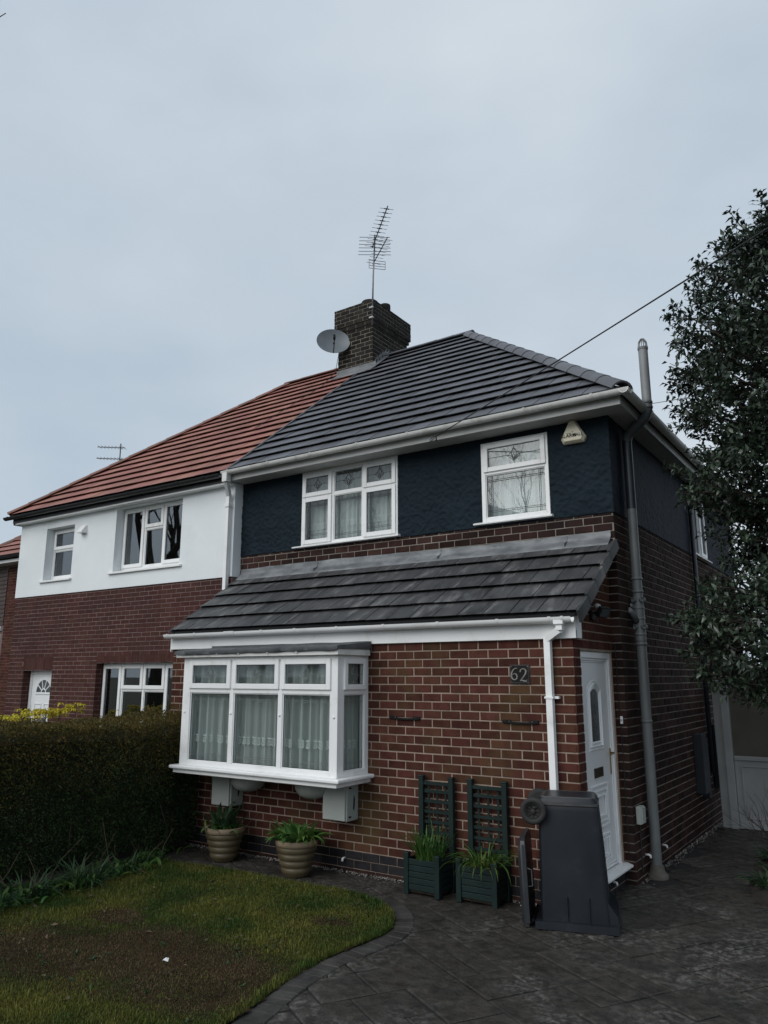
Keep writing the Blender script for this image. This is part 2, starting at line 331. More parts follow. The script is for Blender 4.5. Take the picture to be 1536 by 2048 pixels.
mt['grass'] = leafm('grass_blade', (.042, .078, .014), (.140, .142, .028), rough=.6, rv=.4, rh=.03, trans=.3, scale=1.4)
mt['dry'] = leafm('dry_leaf', (.045, .032, .020), (.13, .10, .07), rough=.8, rv=.4, rh=.02, trans=.1)
mt['deadgrass'] = leafm('dead_grass', (.055, .036, .019), (.10, .068, .036), rough=.8, rv=.4, rh=.02, trans=.15, scale=2)
mt['white_bit'] = M('white_scrap', (.8, .8, .78), rough=.6)
mt['dish'] = M('grey_dish', (.115, .135, .150), (.15, .17, .185), scale=4, rough=.45)
mt['alu'] = M('weathered_aluminium', (.16, .16, .165), (.25, .25, .255), scale=20, rough=.45, metal=.6)
mt['alu_dark'] = M('dark_aerial_rod', (.05, .052, .06), (.08, .082, .09), rough=.5, metal=.5)
mt['cable'] = M('black_cable', (.012, .012, .013), rough=.6)
mt['panel_tan'] = M('frosted_tan_panel', (.060, .055, .045), (.08, .073, .06), rough=.5, scale=3)
mt['gate'] = M('grey_white_gate', (.26, .275, .28), (.31, .325, .33), rough=.45, scale=3)
mt['wood_dark'] = M('dark_cladding', (.045, .032, .028), (.07, .05, .043), scale=8, rough=.8)

# ================================================================== projection (only to pick which pieces show largest)
_rot = cam.rotation_euler.to_matrix().transposed()
def px(P):
    q = _rot @ (Vector(P)-CAM)
    if q.z > -.1: return (-9999, -9999)
    return (768+FPX*q.x/-q.z, 1024-FPX*q.y/-q.z)
def seen_area(corners, hide=()):
    ps = [px(c) for c in corners]; xs = [a for a, _ in ps]; ys = [b for _, b in ps]
    cx, cy = sum(xs)/len(xs), sum(ys)/len(ys)
    if not (-15 < cx < 1551 and -15 < cy < 2063): return 0
    for (a, b, c, d) in hide:
        if a < cx < b and c < cy < d: return 0
    n = len(ps); return abs(sum(ps[i][0]*ps[(i+1) % n][1]-ps[(i+1) % n][0]*ps[i][1] for i in range(n)))/2

# ------------------------------------------------------------------ bricks
def brick_template(seed, jit=.012):
    r_ = random.Random(seed); V = []
    for d, ins_u, ins_z in ((0, 0, 0), (.86, 0, 0), (1.0, .016, .045)):
        for (a, b) in ((0, 0), (1, 0), (1, 1), (0, 1)):
            ju = r_.uniform(-jit, jit)*.5; jz = r_.uniform(-jit, jit)*1.6
            V.append((a+(ins_u if a == 0 else -ins_u)+ju, d+r_.uniform(-.03, .03)*(d == 1.0), b+(ins_z if b == 0 else -ins_z)+jz))
    F = [(0, 1, 2, 3)]
    for k in (0, 4):
        for i in range(4):
            F.append((k+i, k+4+i, k+4+(i+1) % 4, k+(i+1) % 4))
    F.append((11, 10, 9, 8)); return V, F
BT = [brick_template(i) for i in range(10)]
def shared(name, V, F, m):
    me = bpy.data.meshes.new(name); me.from_pydata(V, [], F); me.update(); me.materials.append(m); return me
_bm = {}
def brick_mesh(k, m):
    key = (k, m.name)
    if key not in _bm: _bm[key] = shared('brick', *BT[k], m)
    return _bm[key]
def lay(u0, u1, z0, z1, course, pitch, joint, phase, openings, zbase):
    res = []; k = int(math.floor((z0-zbase)/course))
    while zbase+k*course < z1-.01:
        za = max(z0, zbase+k*course+joint/2); zb = min(z1, zbase+(k+1)*course-joint/2)
        if zb-za > .02:
            off = phase+(k % 2)*pitch/2; i = int(math.floor((u0-off)/pitch))
            while off+i*pitch < u1:
                segs = [(max(u0, off+i*pitch+joint/2), min(u1, off+(i+1)*pitch-joint/2))]
                for (a, b, c, d) in openings:
                    if min(zb, d)-max(za, c) > .3*(zb-za):
                        ns = []
                        for s0, s1 in segs:
                            if b <= s0 or a >= s1: ns.append((s0, s1)); continue
                            if a-s0 > .03: ns.append((s0, a-.002))
                            if s1-b > .03: ns.append((b+.002, s1))
                        segs = ns
                for s0, s1 in segs:
                    if s1-s0 > .03: res.append((s0, s1, za, zb))
                i += 1
        k += 1
    return res
def place_bricks(fr, rects, parent, m_obj, m_mass, n_ind, hide=(), depth=.03, proud=.007, mass_name='brickwork', clip=None):
    fr_u = fr
    items = []
    for (a, b, c, d) in rects:
        if clip and not clip(a, b, c, d): continue
        cs = [fr.p(a, proud, c), fr.p(b, proud, c), fr.p(b, proud, d), fr.p(a, proud, d)]
        items.append((seen_area(cs, hide), a, b, c, d))
    items.sort(key=lambda t: -t[0])
    MV, MF = [], []
    for i, (ar, a, b, c, d) in enumerate(items):
        k = random.randrange(10); pj = proud+random.uniform(-.0022, .0022)
        U, o = (-fr.U, fr.p(b, pj-depth, c)) if fr.flip else (fr.U, fr.p(a, pj-depth, c))
        mtx = Matrix(((U.x*(b-a), fr.N.x*depth, fr.Z.x*(d-c), o.x), (U.y*(b-a), fr.N.y*depth, fr.Z.y*(d-c), o.y), (U.z*(b-a), fr.N.z*depth, fr.Z.z*(d-c), o.z), (0, 0, 0, 1)))
        if i < n_ind and ar > 60:
            obj_from('brick', brick_mesh(k, m_obj), parent, mtx)
        else:
            n = len(MV); MV += [mtx @ Vector(q) for q in BT[k][0]]; MF += [tuple(n+j for j in f) for f in BT[k][1]]
    if MV:
        np_o = MB(); np_o.v, np_o.f = MV, MF
        o = np_o.build(mass_name, m_mass, parent); o['kind'] = 'stuff'; return o

def wall_core(fr, u0, u1, z0, z1, th, openings, name, m, parent):
    us = sorted({u0, u1, *[a for a, b, c, d in openings], *[b for a, b, c, d in openings]}); us = [u for u in us if u0 <= u <= u1]
    mb = MB(fr)
    for a, b in zip(us[:-1], us[1:]):
        cuts = sorted((c, d) for (x, y, c, d) in openings if x <= a+1e-6 and y >= b-1e-6); z = z0
        for c, d in cuts:
            if c > z: mb.box(a, b, -th, 0, z, c)
            z = max(z, d)
        if z < z1: mb.box(a, b, -th, 0, z, z1)
    return mb.build(name, m, parent)

# ------------------------------------------------------------------ roofs
def clip_poly(poly, conv):
    def inside(p_, a, b): return (b[0]-a[0])*(p_[1]-a[1])-(b[1]-a[1])*(p_[0]-a[0]) >= -1e-9
    def inter(p_, q, a, b):
        x1, y1, x2, y2 = p_[0], p_[1], q[0], q[1]; x3, y3, x4, y4 = a[0], a[1], b[0], b[1]
        dn = (x1-x2)*(y3-y4)-(y1-y2)*(x3-x4); t = ((x1-x3)*(y3-y4)-(y1-y3)*(x3-x4))/dn
        return (x1+t*(x2-x1), y1+t*(y2-y1))
    outp = poly
    for i in range(len(conv)):
        a, b = conv[i], conv[(i+1) % len(conv)]; inp = outp; outp = []
        for j in range(len(inp)):
            c, p_ = inp[j], inp[j-1]
            if inside(c, a, b):
                if not inside(p_, a, b): outp.append(inter(p_, c, a, b))
                outp.append(c)
            elif inside(p_, a, b): outp.append(inter(p_, c, a, b))
        if not outp: return []
    return outp
def tile_prism(poly, v0, A_=.058, B_=.122, T_=.022):
    V = [(u, v, A_-B_*(v-v0)) for u, v in poly]+[(u, v+max(0, .030-(v-v0)), A_-B_*(v-v0)-T_) for u, v in poly]; n = len(poly)
    return V, [tuple(range(n)), tuple(range(n, 2*n))[::-1]]+[(i, n+i, n+(i+1) % n, (i+1) % n) for i in range(n)]
def tile_roof(parent, O, U, V, poly, gauge, width, m_obj, m_mass, n_ind, lap=.06, name='roof_tile', hide=()):
    U, V = Vector(U).normalized(), Vector(V).normalized(); Nn = U.cross(V).normalized(); O = Vector(O)
    base = Matrix(((U.x, V.x, Nn.x, O.x), (U.y, V.y, Nn.y, O.y), (U.z, V.z, Nn.z, O.z), (0, 0, 0, 1)))
    umin = min(q[0] for q in poly); umax = max(q[0] for q in poly); vmax = max(q[1] for q in poly)
    full = [shared(name, *tile_prism([(0, 0), (width-.009, 0), (width-.009, gauge+lap), (0, gauge+lap)], 0, .058+dz), m_obj) for dz in (0, .0015, -.0015)]
    items = []; row = 0
    while row*gauge < vmax-.02:
        v0 = row*gauge; off = umin-(width/2 if row % 2 else 0); i = 0
        while off+i*width < umax:
            ua = off+i*width; rect = [(ua, v0), (ua+width-.009, v0), (ua+width-.009, v0+gauge+lap), (ua, v0+gauge+lap)]
            cp = clip_poly(rect, poly)
            if len(cp) >= 3:
                ar = abs(sum(cp[j][0]*cp[(j+1) % len(cp)][1]-cp[(j+1) % len(cp)][0]*cp[j][1] for j in range(len(cp))))/2
                if ar > .004: items.append((seen_area([base @ Vector((q[0], q[1], .05)) for q in cp], hide), ua, v0, cp, ar > .999*(width-.009)*(gauge+lap)))
            i += 1
        row += 1
    items.sort(key=lambda t: -t[0]); MV, MF = [], []
    for k, (a, ua, v0, cp, isf) in enumerate(items):
        if k < n_ind and a > 30:
            if isf: obj_from(name, random.choice(full), parent, base @ Matrix.Translation((ua, v0+random.gauss(0, .0025), random.uniform(0, .003))) @ Matrix.Rotation(random.gauss(0, .005), 4, 'Z') @ Matrix.Rotation(random.gauss(0, .004), 4, 'Y'))
            else:
                Vv, Ff = tile_prism([(q[0]-ua, q[1]-v0) for q in cp], 0)
                obj_from(name, shared(name, Vv, Ff, m_obj), parent, base @ Matrix.Translation((ua, v0, 0)))
        else:
            Vv, Ff = tile_prism(cp, v0); n = len(MV); MV += [base @ Vector(q) for q in Vv]; MF += [tuple(n+j for j in f) for f in Ff]
    if MV:
        mb = MB(); mb.v, mb.f = MV, MF; o = mb.build('tiling', m_mass, parent); o['kind'] = 'stuff'
def cap_mesh(name, Lg, r0, r1, m, half=78, th=.02, n=9):
    V, F = [], []
    for x, r_ in ((0, r0), (Lg, r1)):
        for t in (0, th):
            for j in range(n):
                a = R(-half+2*half*j/(n-1)); V.append((x, math.sin(a)*(r_-t), math.cos(a)*(r_-t)))
    for j in range(n-1):
        F += [(j, j+1, 2*n+j+1, 2*n+j), (n+j+1, n+j, 3*n+j, 3*n+j+1), (j+1, j, n+j, n+j+1), (2*n+j, 2*n+j+1, 3*n+j+1, 3*n+j)]
    F += [(0, 2*n, 3*n, n), (n-1, 2*n-1, 4*n-1, 3*n-1)]
    me = shared(name, V, F, m); me.polygons.foreach_set('use_smooth', [True]*len(F)); 
    try: me.set_sharp_from_angle(angle=R(40))
    except Exception: pass
    return me
def caps(parent, name, A, B, up, m, Lg=.40, r0=.135, r1=.12, half=78, drop=0.03):
    A, B, up = Vector(A), Vector(B), Vector(up).normalized(); d = B-A; n = max(1, round(d.length/Lg)); st = d/n; X = d.normalized()
    Y = up.cross(X).normalized(); Zv = X.cross(Y)
    me = cap_mesh(name, st.length+.035, r0, r1, m, half)
    for i in range(n):
        o = A+st*i-Zv*(r1-drop); tilt = random.uniform(-.006, .006)
        obj_from(name, me, parent, Matrix(((X.x, Y.x, Zv.x, o.x), (X.y, Y.y, Zv.y, o.y), (X.z, Y.z, Zv.z, o.z), (0, 0, 0, 1))) @ Matrix.Rotation(tilt, 4, 'Y'))

def gutter_prof(r=.058, zt=0, lip=.006, n=8):
    o = [(r-r*math.cos(math.pi*j/n)-r, zt-r*math.sin(math.pi*j/n)) for j in range(n+1)]
    i = [(-(r-lip)+2*(r-lip)*j/n if False else -(r-lip)*math.cos(math.pi*j/n), zt-(r-lip)*math.sin(math.pi*j/n)) for j in range(n+1)]
    return o+i[::-1]
def gutter(parent, fr, u0, u1, zt, m, brk=.8, name='gutter', r=.058, brackets=None):
    g = MB(fr).prism(gutter_prof(r, zt), u0, u1).build(name, m, parent, smooth=True, auto=35)
    mb = MB(fr)
    e = [(d*.995, z) for d, z in gutter_prof(r-.004, zt)[:9]]
    for uu in (u0, u1-.004): mb.slab([(0, 0)]*0 or [(uu, zt-r), (uu+.004, zt-r), (uu+.004, zt), (uu, zt)], -r*.6, r*.6)
    us = brackets if brackets else [u0+.15+i*brk for i in range(int((u1-u0-.2)/brk)+1)]
    for uu in us:
        b_ = MB(fr).prism([(d*1.0, z) for d, z in gutter_prof(r+.007, zt+.006, .013)], uu-.014, uu+.014)
        b_.build('gutter_bracket', m, g, smooth=True, auto=35)
    return g

# ------------------------------------------------------------------ windows
def lead_border(mb, u0, u1, z0, z1, d, inset=.07, gap=.022, wd=.005):
    for s_ in (inset, inset+gap):
        mb.box(u0+s_, u0+s_+wd, d, d+.004, z0, z1); mb.box(u1-s_-wd, u1-s_, d, d+.004, z0, z1)
        mb.box(u0, u1, d+.0003, d+.0043, z0+s_, z0+s_+wd); mb.box(u0, u1, d+.0003, d+.0043, z1-s_-wd, z1-s_)
def stroke(mb, pts, wd, d, t=.005):             # flat ribbon with thickness along (u,z) points
    n = len(pts)
    Lf, Rt = [], []
    for i in range(n):
        a = pts[max(i-1, 0)]; b = pts[min(i+1, n-1)]; dx, dz = b[0]-a[0], b[1]-a[1]; l = math.hypot(dx, dz) or 1
        ww = wd[i] if isinstance(wd, (list, tuple)) else wd
        nx, nz_ = -dz/l*ww/2, dx/l*ww/2; Lf.append((pts[i][0]+nx, pts[i][1]+nz_)); Rt.append((pts[i][0]-nx, pts[i][1]-nz_))
    for i in range(n-1):
        q = [Lf[i], Lf[i+1], Rt[i+1], Rt[i]]
        mb._add([(u, d, z) for u, z in q]+[(u, d+t, z) for u, z in q], [(0, 1, 2, 3), (7, 6, 5, 4), (0, 4, 5, 1), (1, 5, 6, 2), (2, 6, 7, 3), (3, 7, 4, 0)])
def motif(mb, cu, cz, s_, d, wd=.007):          # diamond with a tulip inside
    dm = [(cu, cz+s_), (cu+.42*s_, cz+.35*s_), (cu+.95*s_, cz-.12*s_), (cu+.55*s_, cz-.45*s_), (cu, cz-.95*s_)]
    for sg in (1, -1):
        stroke(mb, [(cu+sg*(x-cu), z) for x, z in dm], wd, d)
        stroke(mb, [(cu+sg*.95*s_, cz-.12*s_), (cu+sg*.6*s_, cz-.1*s_), (cu+sg*.28*s_, cz-.4*s_), (cu+sg*.05*s_, cz-.9*s_)], wd, d+.001)
        stroke(mb, [(cu+sg*.38*s_, cz+.3*s_), (cu+sg*.34*s_, cz-.1*s_), (cu+sg*.08*s_, cz-.75*s_)], wd, d+.0015)
        stroke(mb, [(cu, cz+.12*s_), (cu+sg*.16*s_, cz-.15*s_), (cu+sg*.03*s_, cz-.7*s_)], wd*.8, d+.002)
def make_window(parent, fr, u0, u1, z0, z1, cols, trans, fw=(.045, .045, .045, .05), mul=.05, th=.07, sash_w=.062, m='upvc', g='glass', name='window', came='came', lead=True, top_motif=True):
    """cols: list of (u_left_centre, u_right_centre, kinds); kinds: list bottom to top of 'f' fixed / 's' sash ; trans: list of transom centres per column"""
    fl, fr_, ft, fb = fw
    mb = MB(fr)
    mb.box(u0, u0+fl, -th, 0, z0, z1); mb.box(u1-fr_, u1, -th, 0, z0, z1); mb.box(u0+fl, u1-fr_, -th, -.0008, z0, z0+fb); mb.box(u0+fl, u1-fr_, -th, -.0008, z1-ft, z1)
    for c in cols[1:]: mb.box(c[0]-mul/2, c[0]+mul/2, -th, -.0012, z0+fb, z1-ft)
    cells = []
    for ci, (a, b, kinds) in enumerate(cols):
        ia = u0+fl if ci == 0 else a+mul/2; ib = u1-fr_ if ci == len(cols)-1 else b-mul/2
        zs = [z0+fb]+trans[ci]+[z1-ft]
        for t_ in trans[ci]: mb.box(ia, ib, -th, -.0016, t_-mul/2, t_+mul/2)
        for k, kd in enumerate(kinds):
            za = zs[0] if k == 0 else zs[k]+mul/2; zb = zs[-1] if k == len(kinds)-1 else zs[k+1]-mul/2
            cells.append((ia, ib, za, zb, kd, k == len(kinds)-1 and len(kinds) > 1))
    wn = mb.build(name, mt[m], parent, bevel=.004)
    for (a, b, c, d, kd, top) in cells:
        if kd == 's':
            a, b, c, d = a-.016, b+.016, c-.016, d+.016
            MB(fr).ring(a, b, c, d, sash_w, -.03, .022).build('sash', mt[m], wn, bevel=.006, seg=2)
            a, b, c, d = a+sash_w, b-sash_w, c+sash_w, d-sash_w; dg = -.004
        else:
            MB(fr).ring(a, b, c, d, .012, -.05, -.012).build('glazing_bead', mt[m], wn, bevel=.003, seg=1)
            a, b, c, d = a+.012, b-.012, c+.012, d-.012; dg = -.026
        MB(fr).box(a-.003, b+.003, dg-.006, dg, c-.003, d+.003).build('pane', mt[g], wn)
        MB(fr).ring(a-.001, b+.001, c-.001, d+.001, .0055, dg+.0002, dg+.005).build('gasket', mt['black_pvc'], wn)
        if lead:
            lb = MB(fr)
            if top and top_motif:
                mid = (c+d)/2; s_ = min((d-c)*.36, .10)
                lb.box(a, (a+b)/2-.9*s_, dg+.0005, dg+.004, mid-.002, mid+.002); lb.box((a+b)/2+.9*s_, b, dg+.0005, dg+.004, mid-.002, mid+.002)
                lb.box((a+b)/2-.002, (a+b)/2+.002, dg+.0005, dg+.004, mid+s_, d); lb.box((a+b)/2-.002, (a+b)/2+.002, dg+.0005, dg+.004, c, mid-.95*s_)
                motif(lb, (a+b)/2, mid, s_, dg+.0005)
            elif not top or not top_motif: lead_border(lb, a, b, c, d, dg+.0005, .055 if b-a > .3 else .035, .02, .0042)
            if lb.v: lb.build('leading', mt[came], wn)
    return wn
def curtain(label, fr, u0, u1, z0, z1, m, lace=None, amp=.022, wl=.11, group='net curtains behind the windows', d=-.14, gaps=()):
    nu = int((u1-u0)/.012); V, F = [], []; zs = [z0+(z1-z0)*j/6 for j in range(7)]; ph = random.uniform(0, 9)
    def off(u, z):
        t = (z1-z)/(z1-z0)
        return d+amp*(.55+.45*t)*(.85+.25*math.sin(u*4.3+ph))*(math.sin(u*2*math.pi/wl+ph+1.5*math.sin(u*5.3+ph)+.9*math.sin(u*11.7+2*ph))+.45*math.sin(u*2*math.pi/(wl*.39)+2*ph+math.sin(u*9)))
    for j, z in enumerate(zs):
        for i in range(nu+1):
            u = u0+(u1-u0)*i/nu; V.append(tuple(fr.p(u, off(u, z), z)))
    for j in range(6):
        for i in range(nu): a = j*(nu+1)+i; F.append((a, a+1, a+nu+2, a+nu+1))
    t = thing('net_curtain', fr.p((u0+u1)/2, d, z0), label, 'curtain', group)
    np_mesh('cloth', V, F, m, t, smooth=True)
    if lace:
        mb = MB(fr); zl = lace; n = max(2, int((u1-u0)/.052)); pit = (u1-u0)/n
        for i in range(n):
            uc = u0+pit*(i+.5); dd = off(uc, zl)+.012
            stroke(mb, [(uc+.014*math.cos(a), zl+.014*math.sin(a)) for a in [2*math.pi*q/8 for q in range(9)]], .008, dd, .002)
            stroke(mb, [(uc-pit*.5, zl-.020), (uc-pit*.3, zl-.036), (uc, zl-.042), (uc+pit*.3, zl-.036), (uc+pit*.5, zl-.020)], .012, dd, .002)
            stroke(mb, [(uc-pit*.5, zl+.034), (uc+pit*.5, zl+.034)], .012, dd, .002); stroke(mb, [(uc+pit*.5, zl+.03), (uc+pit*.5, zl-.02)], .005, dd, .002)
        mb.build('lace_band', mt['lace'], t)
    return t

# ================================================================== the setting
def structure(o): o['kind'] = 'structure'; return o
g = MB(); g.plate([(-1500, -1500), (1500, -1500), (1500, 1500), (-1500, 1500)], -.40, -.055)
structure(g.build('ground', mt['ground']))
# driveway: dark jointing bed with stamped slabs laid as an ashlar pattern, turned about 31 degrees
dr = MB(); dr.plate([(-6.2, -9.5), (4.2, -9.5), (4.2, 10.5), (-6.2, 10.5)], -.05, -.012)
drive = structure(dr.build('driveway', mt['joint']))
def lawn_edge():
    ctrl = [(-0.92, -4.6), (-1.039, -3.43), (-1.175, -2.84), (-1.235, -2.255), (-1.19, -1.786), (-1.185, -1.494), (-1.265, -1.267), (-1.47, -.99), (-1.76, -.80), (-2.12, -.72), (-2.6, -.735), (-3.2, -.745), (-3.8, -.77), (-4.4, -.83), (-5.3, -.93)]
    pts = []
    for i in range(len(ctrl)-1):
        p0, p1, p2, p3 = [Vector(ctrl[max(0, min(len(ctrl)-1, i+k))]) for k in (-1, 0, 1, 2)]
        for j in range(8):
            t = j/8; pts.append(.5*((2*p1)+(p2-p0)*t+(2*p0-5*p1+4*p2-p3)*t*t+(3*p1-p0-3*p2+p3)*t**3))
    pts.append(Vector(ctrl[-1])); return pts
LE = lawn_edge()
LPOLY = [(q.x, q.y) for q in LE]+[(-5.3, -9.5), (-0.9, -9.5)]
def in_poly(x, y, poly):
    c = False; j = len(poly)-1
    for i in range(len(poly)):
        xi, yi = poly[i]; xj, yj = poly[j]
        if (yi > y) != (yj > y) and x < (xj-xi)*(y-yi)/(yj-yi)+xi: c = not c
        j = i
    return c
def slabs():
    ang = R(-31); ca, sa = math.cos(ang), math.sin(ang); un = .205; occ = {}
    sizes = [(2, 2), (3, 2), (2, 1), (1, 2), (3, 2), (2, 3), (1, 1), (2, 2), (2, 1), (3, 1), (1, 3)]
    cand = []
    for i in range(-60, 60):
        for j in range(-60, 60):
            if (i, j) in occ: continue
            wh = random.choice(sizes)
            for (a, b) in (wh, (1, 1)):
                if all((i+x, j+y) not in occ for x in range(a) for y in range(b)):
                    for x in range(a):
                        for y in range(b): occ[(i+x, j+y)] = 1
                    u, v = i*un, j*un; cs = [(u, v), (u+a*un, v), (u+a*un, v+b*un), (u, v+b*un)]
                    wc = [(ca*p-sa*q, sa*p+ca*q) for p, q in cs]; cx, cy = sum(p for p, _ in wc)/4, sum(q for _, q in wc)/4
                    if not (-5.6 < cx < 3.9 and -8.5 < cy < 7.5): break
                    if -5.7 < cx < -.1 and cy > .25: break
                    if cx < .2 and cy > 1.35: break
                    if all(in_poly(p, q, LPOLY) for p, q in wc): break
                    if all((p > 1.25 and q > 2.2) for p, q in wc): break
                    cand.append((seen_area([Vector((p, q, 0)) for p, q in wc]), u, v, a, b)); break
    cand.sort(key=lambda t: -t[0]); MV, MF = [], []; memo = {}
    for k, (ar, u, v, a, b) in enumerate(cand):
        gx, gy = .005, .005; wd, hd = a*un-2*gx, b*un-2*gy
        key = (a, b)
        if key not in memo:
            V = [(0, 0, -.03), (wd, 0, -.03), (wd, hd, -.03), (0, hd, -.03), (0, 0, -.006), (wd, 0, -.006), (wd, hd, -.006), (0, hd, -.006),
                 (.012, .012, 0), (wd-.012, .012, 0), (wd-.012, hd-.012, 0), (.012, hd-.012, 0)]
            F = [(3, 2, 1, 0)]+[(q+i, q+(i+1) % 4, q+4+(i+1) % 4, q+4+i) for q in (0, 4) for i in range(4)]+[(8, 9, 10, 11)]
            memo[key] = (V, F, shared('paving_slab', V, F, mt['slab']))
        V, F, me = memo[key]; o = Vector((ca*(u+gx)-sa*(v+gy), sa*(u+gx)+ca*(v+gy), random.uniform(-.006, .002)))
        mtx = Matrix.Translation(o) @ Matrix.Rotation(ang+random.uniform(-.004, .004), 4, 'Z') @ Matrix.Rotation(random.uniform(-.004, .004), 4, 'X')
        if k < 300 and ar > 40: obj_from('paving_slab', me, drive, mtx)
        else:
            n = len(MV); MV += [mtx @ Vector(q) for q in V]; MF += [tuple(n+j for j in f) for f in F]
    if MV:
        mb = MB(); mb.v, mb.f = MV, MF; o = mb.build('paving', mt['slab'], drive); o['kind'] = 'stuff'
slabs()
# soldier edging round the lawn
def edging():
    d = 0; acc = .0; W_ = .175; pts = LE; cum = [0]
    for a, b in zip(pts[:-1], pts[1:]): cum.append(cum[-1]+(b-a).length)
    def at(s_):
        s_ = min(max(s_, 0), cum[-1]-1e-6); i = max(k for k in range(len(cum)) if cum[k] <= s_); t = (s_-cum[i])/max(1e-9, cum[i+1]-cum[i]) if i+1 < len(cum) else 0
        p_ = pts[i].lerp(pts[min(i+1, len(pts)-1)], t); tg = (pts[min(i+1, len(pts)-1)]-pts[max(i-1, 0)]).normalized(); return p_, Vector((tg.y, -tg.x))
    s_ = 0
    while s_ < cum[-1]-.05:
        ln = .115*random.uniform(.92, 1.08); (p0, n0), (p1, n1) = at(s_+.004), at(s_+ln-.004)
        q = [p0, p1, p1+n1*W_, p0+n0*W_]; c = sum(q, Vector((0, 0)))/4
        q2 = [c+(k-c)*.93 for k in q]; zt = .006+random.uniform(-.003, .003)
        mb = MB(); mb.v = [Vector((*k, -.03)) for k in q]+[Vector((*k, zt-.007)) for k in q]+[Vector((*k, zt)) for k in q2]
        a2 = (q[1]-q[0]).cross(q[2]-q[1]) if False else (q[1].x-q[0].x)*(q[2].y-q[1].y)-(q[1].y-q[0].y)*(q[2].x-q[1].x)
        F = [(0, 1, 5, 4), (1, 2, 6, 5), (2, 3, 7, 6), (3, 0, 4, 7), (4, 5, 9, 8), (5, 6, 10, 9), (6, 7, 11, 10), (7, 4, 8, 11), (8, 9, 10, 11)]
        mb.f = F if a2 > 0 else [f[::-1] for f in F]
        mb.build('edging_block', mt['edging'], drive); s_ += ln
edging()
# lawn
def lawn_h(x, y): return .018+.022*noise.noise(Vector((x*1.3, y*1.3, 0)))+.008*noise.noise(Vector((x*6, y*6, 3)))
def build_lawn():
    st = .05; xs = np.arange(-6.4, -.8, st); ys = np.arange(-8.0, -.6, st); idx = {}; V = []; F = []
    for i, x in enumerate(xs):
        for j, y in enumerate(ys):
            idx[(i, j)] = len(V); V.append((x, y, lawn_h(x, y)))
    P2 = [(q.x, q.y) for q in LE]+[(-6.5, -.95), (-6.5, -9.5), (-.9, -9.5)]
    used = [[in_poly(x+st/2, y+st/2, P2) for y in ys] for x in xs]
    for i in range(len(xs)-1):
        for j in range(len(ys)-1):
            if used[i][j]: F.append((idx[(i, j)], idx[(i+1, j)], idx[(i+1, j+1)], idx[(i, j+1)]))
    structure(np_mesh('lawn', V, F, mt['lawn'], smooth=True))
build_lawn()
def bare(x, y):                                   # worn earth patches: 1 bare .. 0 lush
    b = 0
    for cx, cy, rx, ry in ((-2.2, -2.95, 1.55, .85), (-1.75, -3.2, .85, .7), (-3.0, -3.3, 1.3, .8), (-1.75, -1.55, .30, .2), (-3.4, -2.5, .5, .3)):
        b = max(b, 1-math.hypot((x-cx)/rx, (y-cy)/ry))
    n_ = noise.noise(Vector((x*1.6, y*1.6, 7)))*.5+noise.noise(Vector((x*5, y*5, 1)))*.25
    return min(1, max(0, 1.9*b+n_*1.0-.05))
def blades(name, label, pts, hts, m, wd=.0032, lean=.5):
    n = len(pts); P = np.array(pts, np.float32); H = np.array(hts, np.float32)[:, None]
    a = rng.uniform(0, 2*np.pi, n); l = rng.uniform(.1, lean, n)[:, None]*H
    D = np.stack([np.cos(a), np.sin(a), np.zeros(n)], 1); S = np.stack([-np.sin(a), np.cos(a), np.zeros(n)], 1)*wd*rng.uniform(.7, 1.4, n)[:, None]
    up = np.array([[0, 0, 1.]])
    mid = P+up*H*.6+D*l*.4; tip = P+up*H*np.sqrt(np.clip(1-(l/H)**2*.5, .2, 1))+D*l
    V = np.stack([P-S, P+S, mid+S*.7, mid-S*.7, tip], 1).reshape(-1, 3); b = np.arange(n)[:, None]*5
    F = np.concatenate([b+np.array([[0, 1, 2]]), b+np.array([[0, 2, 3]]), b+np.array([[3, 2, 4]])], 0)
    o = np_mesh(name, V, F, m); tag(o, label, 'grass', kind='stuff'); return o
def grass():
    P, H, P2, H2 = [], [], [], []
    r_ = random.Random(3)
    for _ in range(300000):
        x = r_.uniform(-5.6, -.95); y = r_.uniform(-4.4, -.68)
        pp = px((x, y, 0))
        if pp[0] < -30 or pp[1] > 2075 or not in_poly(x, y, LPOLY): continue
        b = bare(x, y)
        if r_.random() < 1-.84*b:
            P.append((x, y, lawn_h(x, y)-.004)); lush = .5+.5*noise.noise(Vector((x*2, y*2, 5)))
            H.append(r_.uniform(.012, .028)*(.6+.9*lush)*(1-.5*b)*(2.2 if r_.random() < .04 else 1))
        elif r_.random() < .45:
            P2.append((x, y, lawn_h(x, y)-.003)); H2.append(r_.uniform(.008, .02))
    for q in LE:                                    # ragged longer fringe along the edging
        for _ in range(46):
            t = q+Vector((r_.gauss(-.03, .03), r_.gauss(-.02, .035)))
            if in_poly(t.x, t.y, LPOLY): P.append((t.x, t.y, .012)); H.append(r_.uniform(.018, .055))
    blades('grass', 'short patchy grass of the front lawn', P, H, mt['grass'])
    blades('dead_grass', 'thin brown dead grass on the worn middle of the lawn', P2, H2, mt['deadgrass'], lean=.9)
grass()
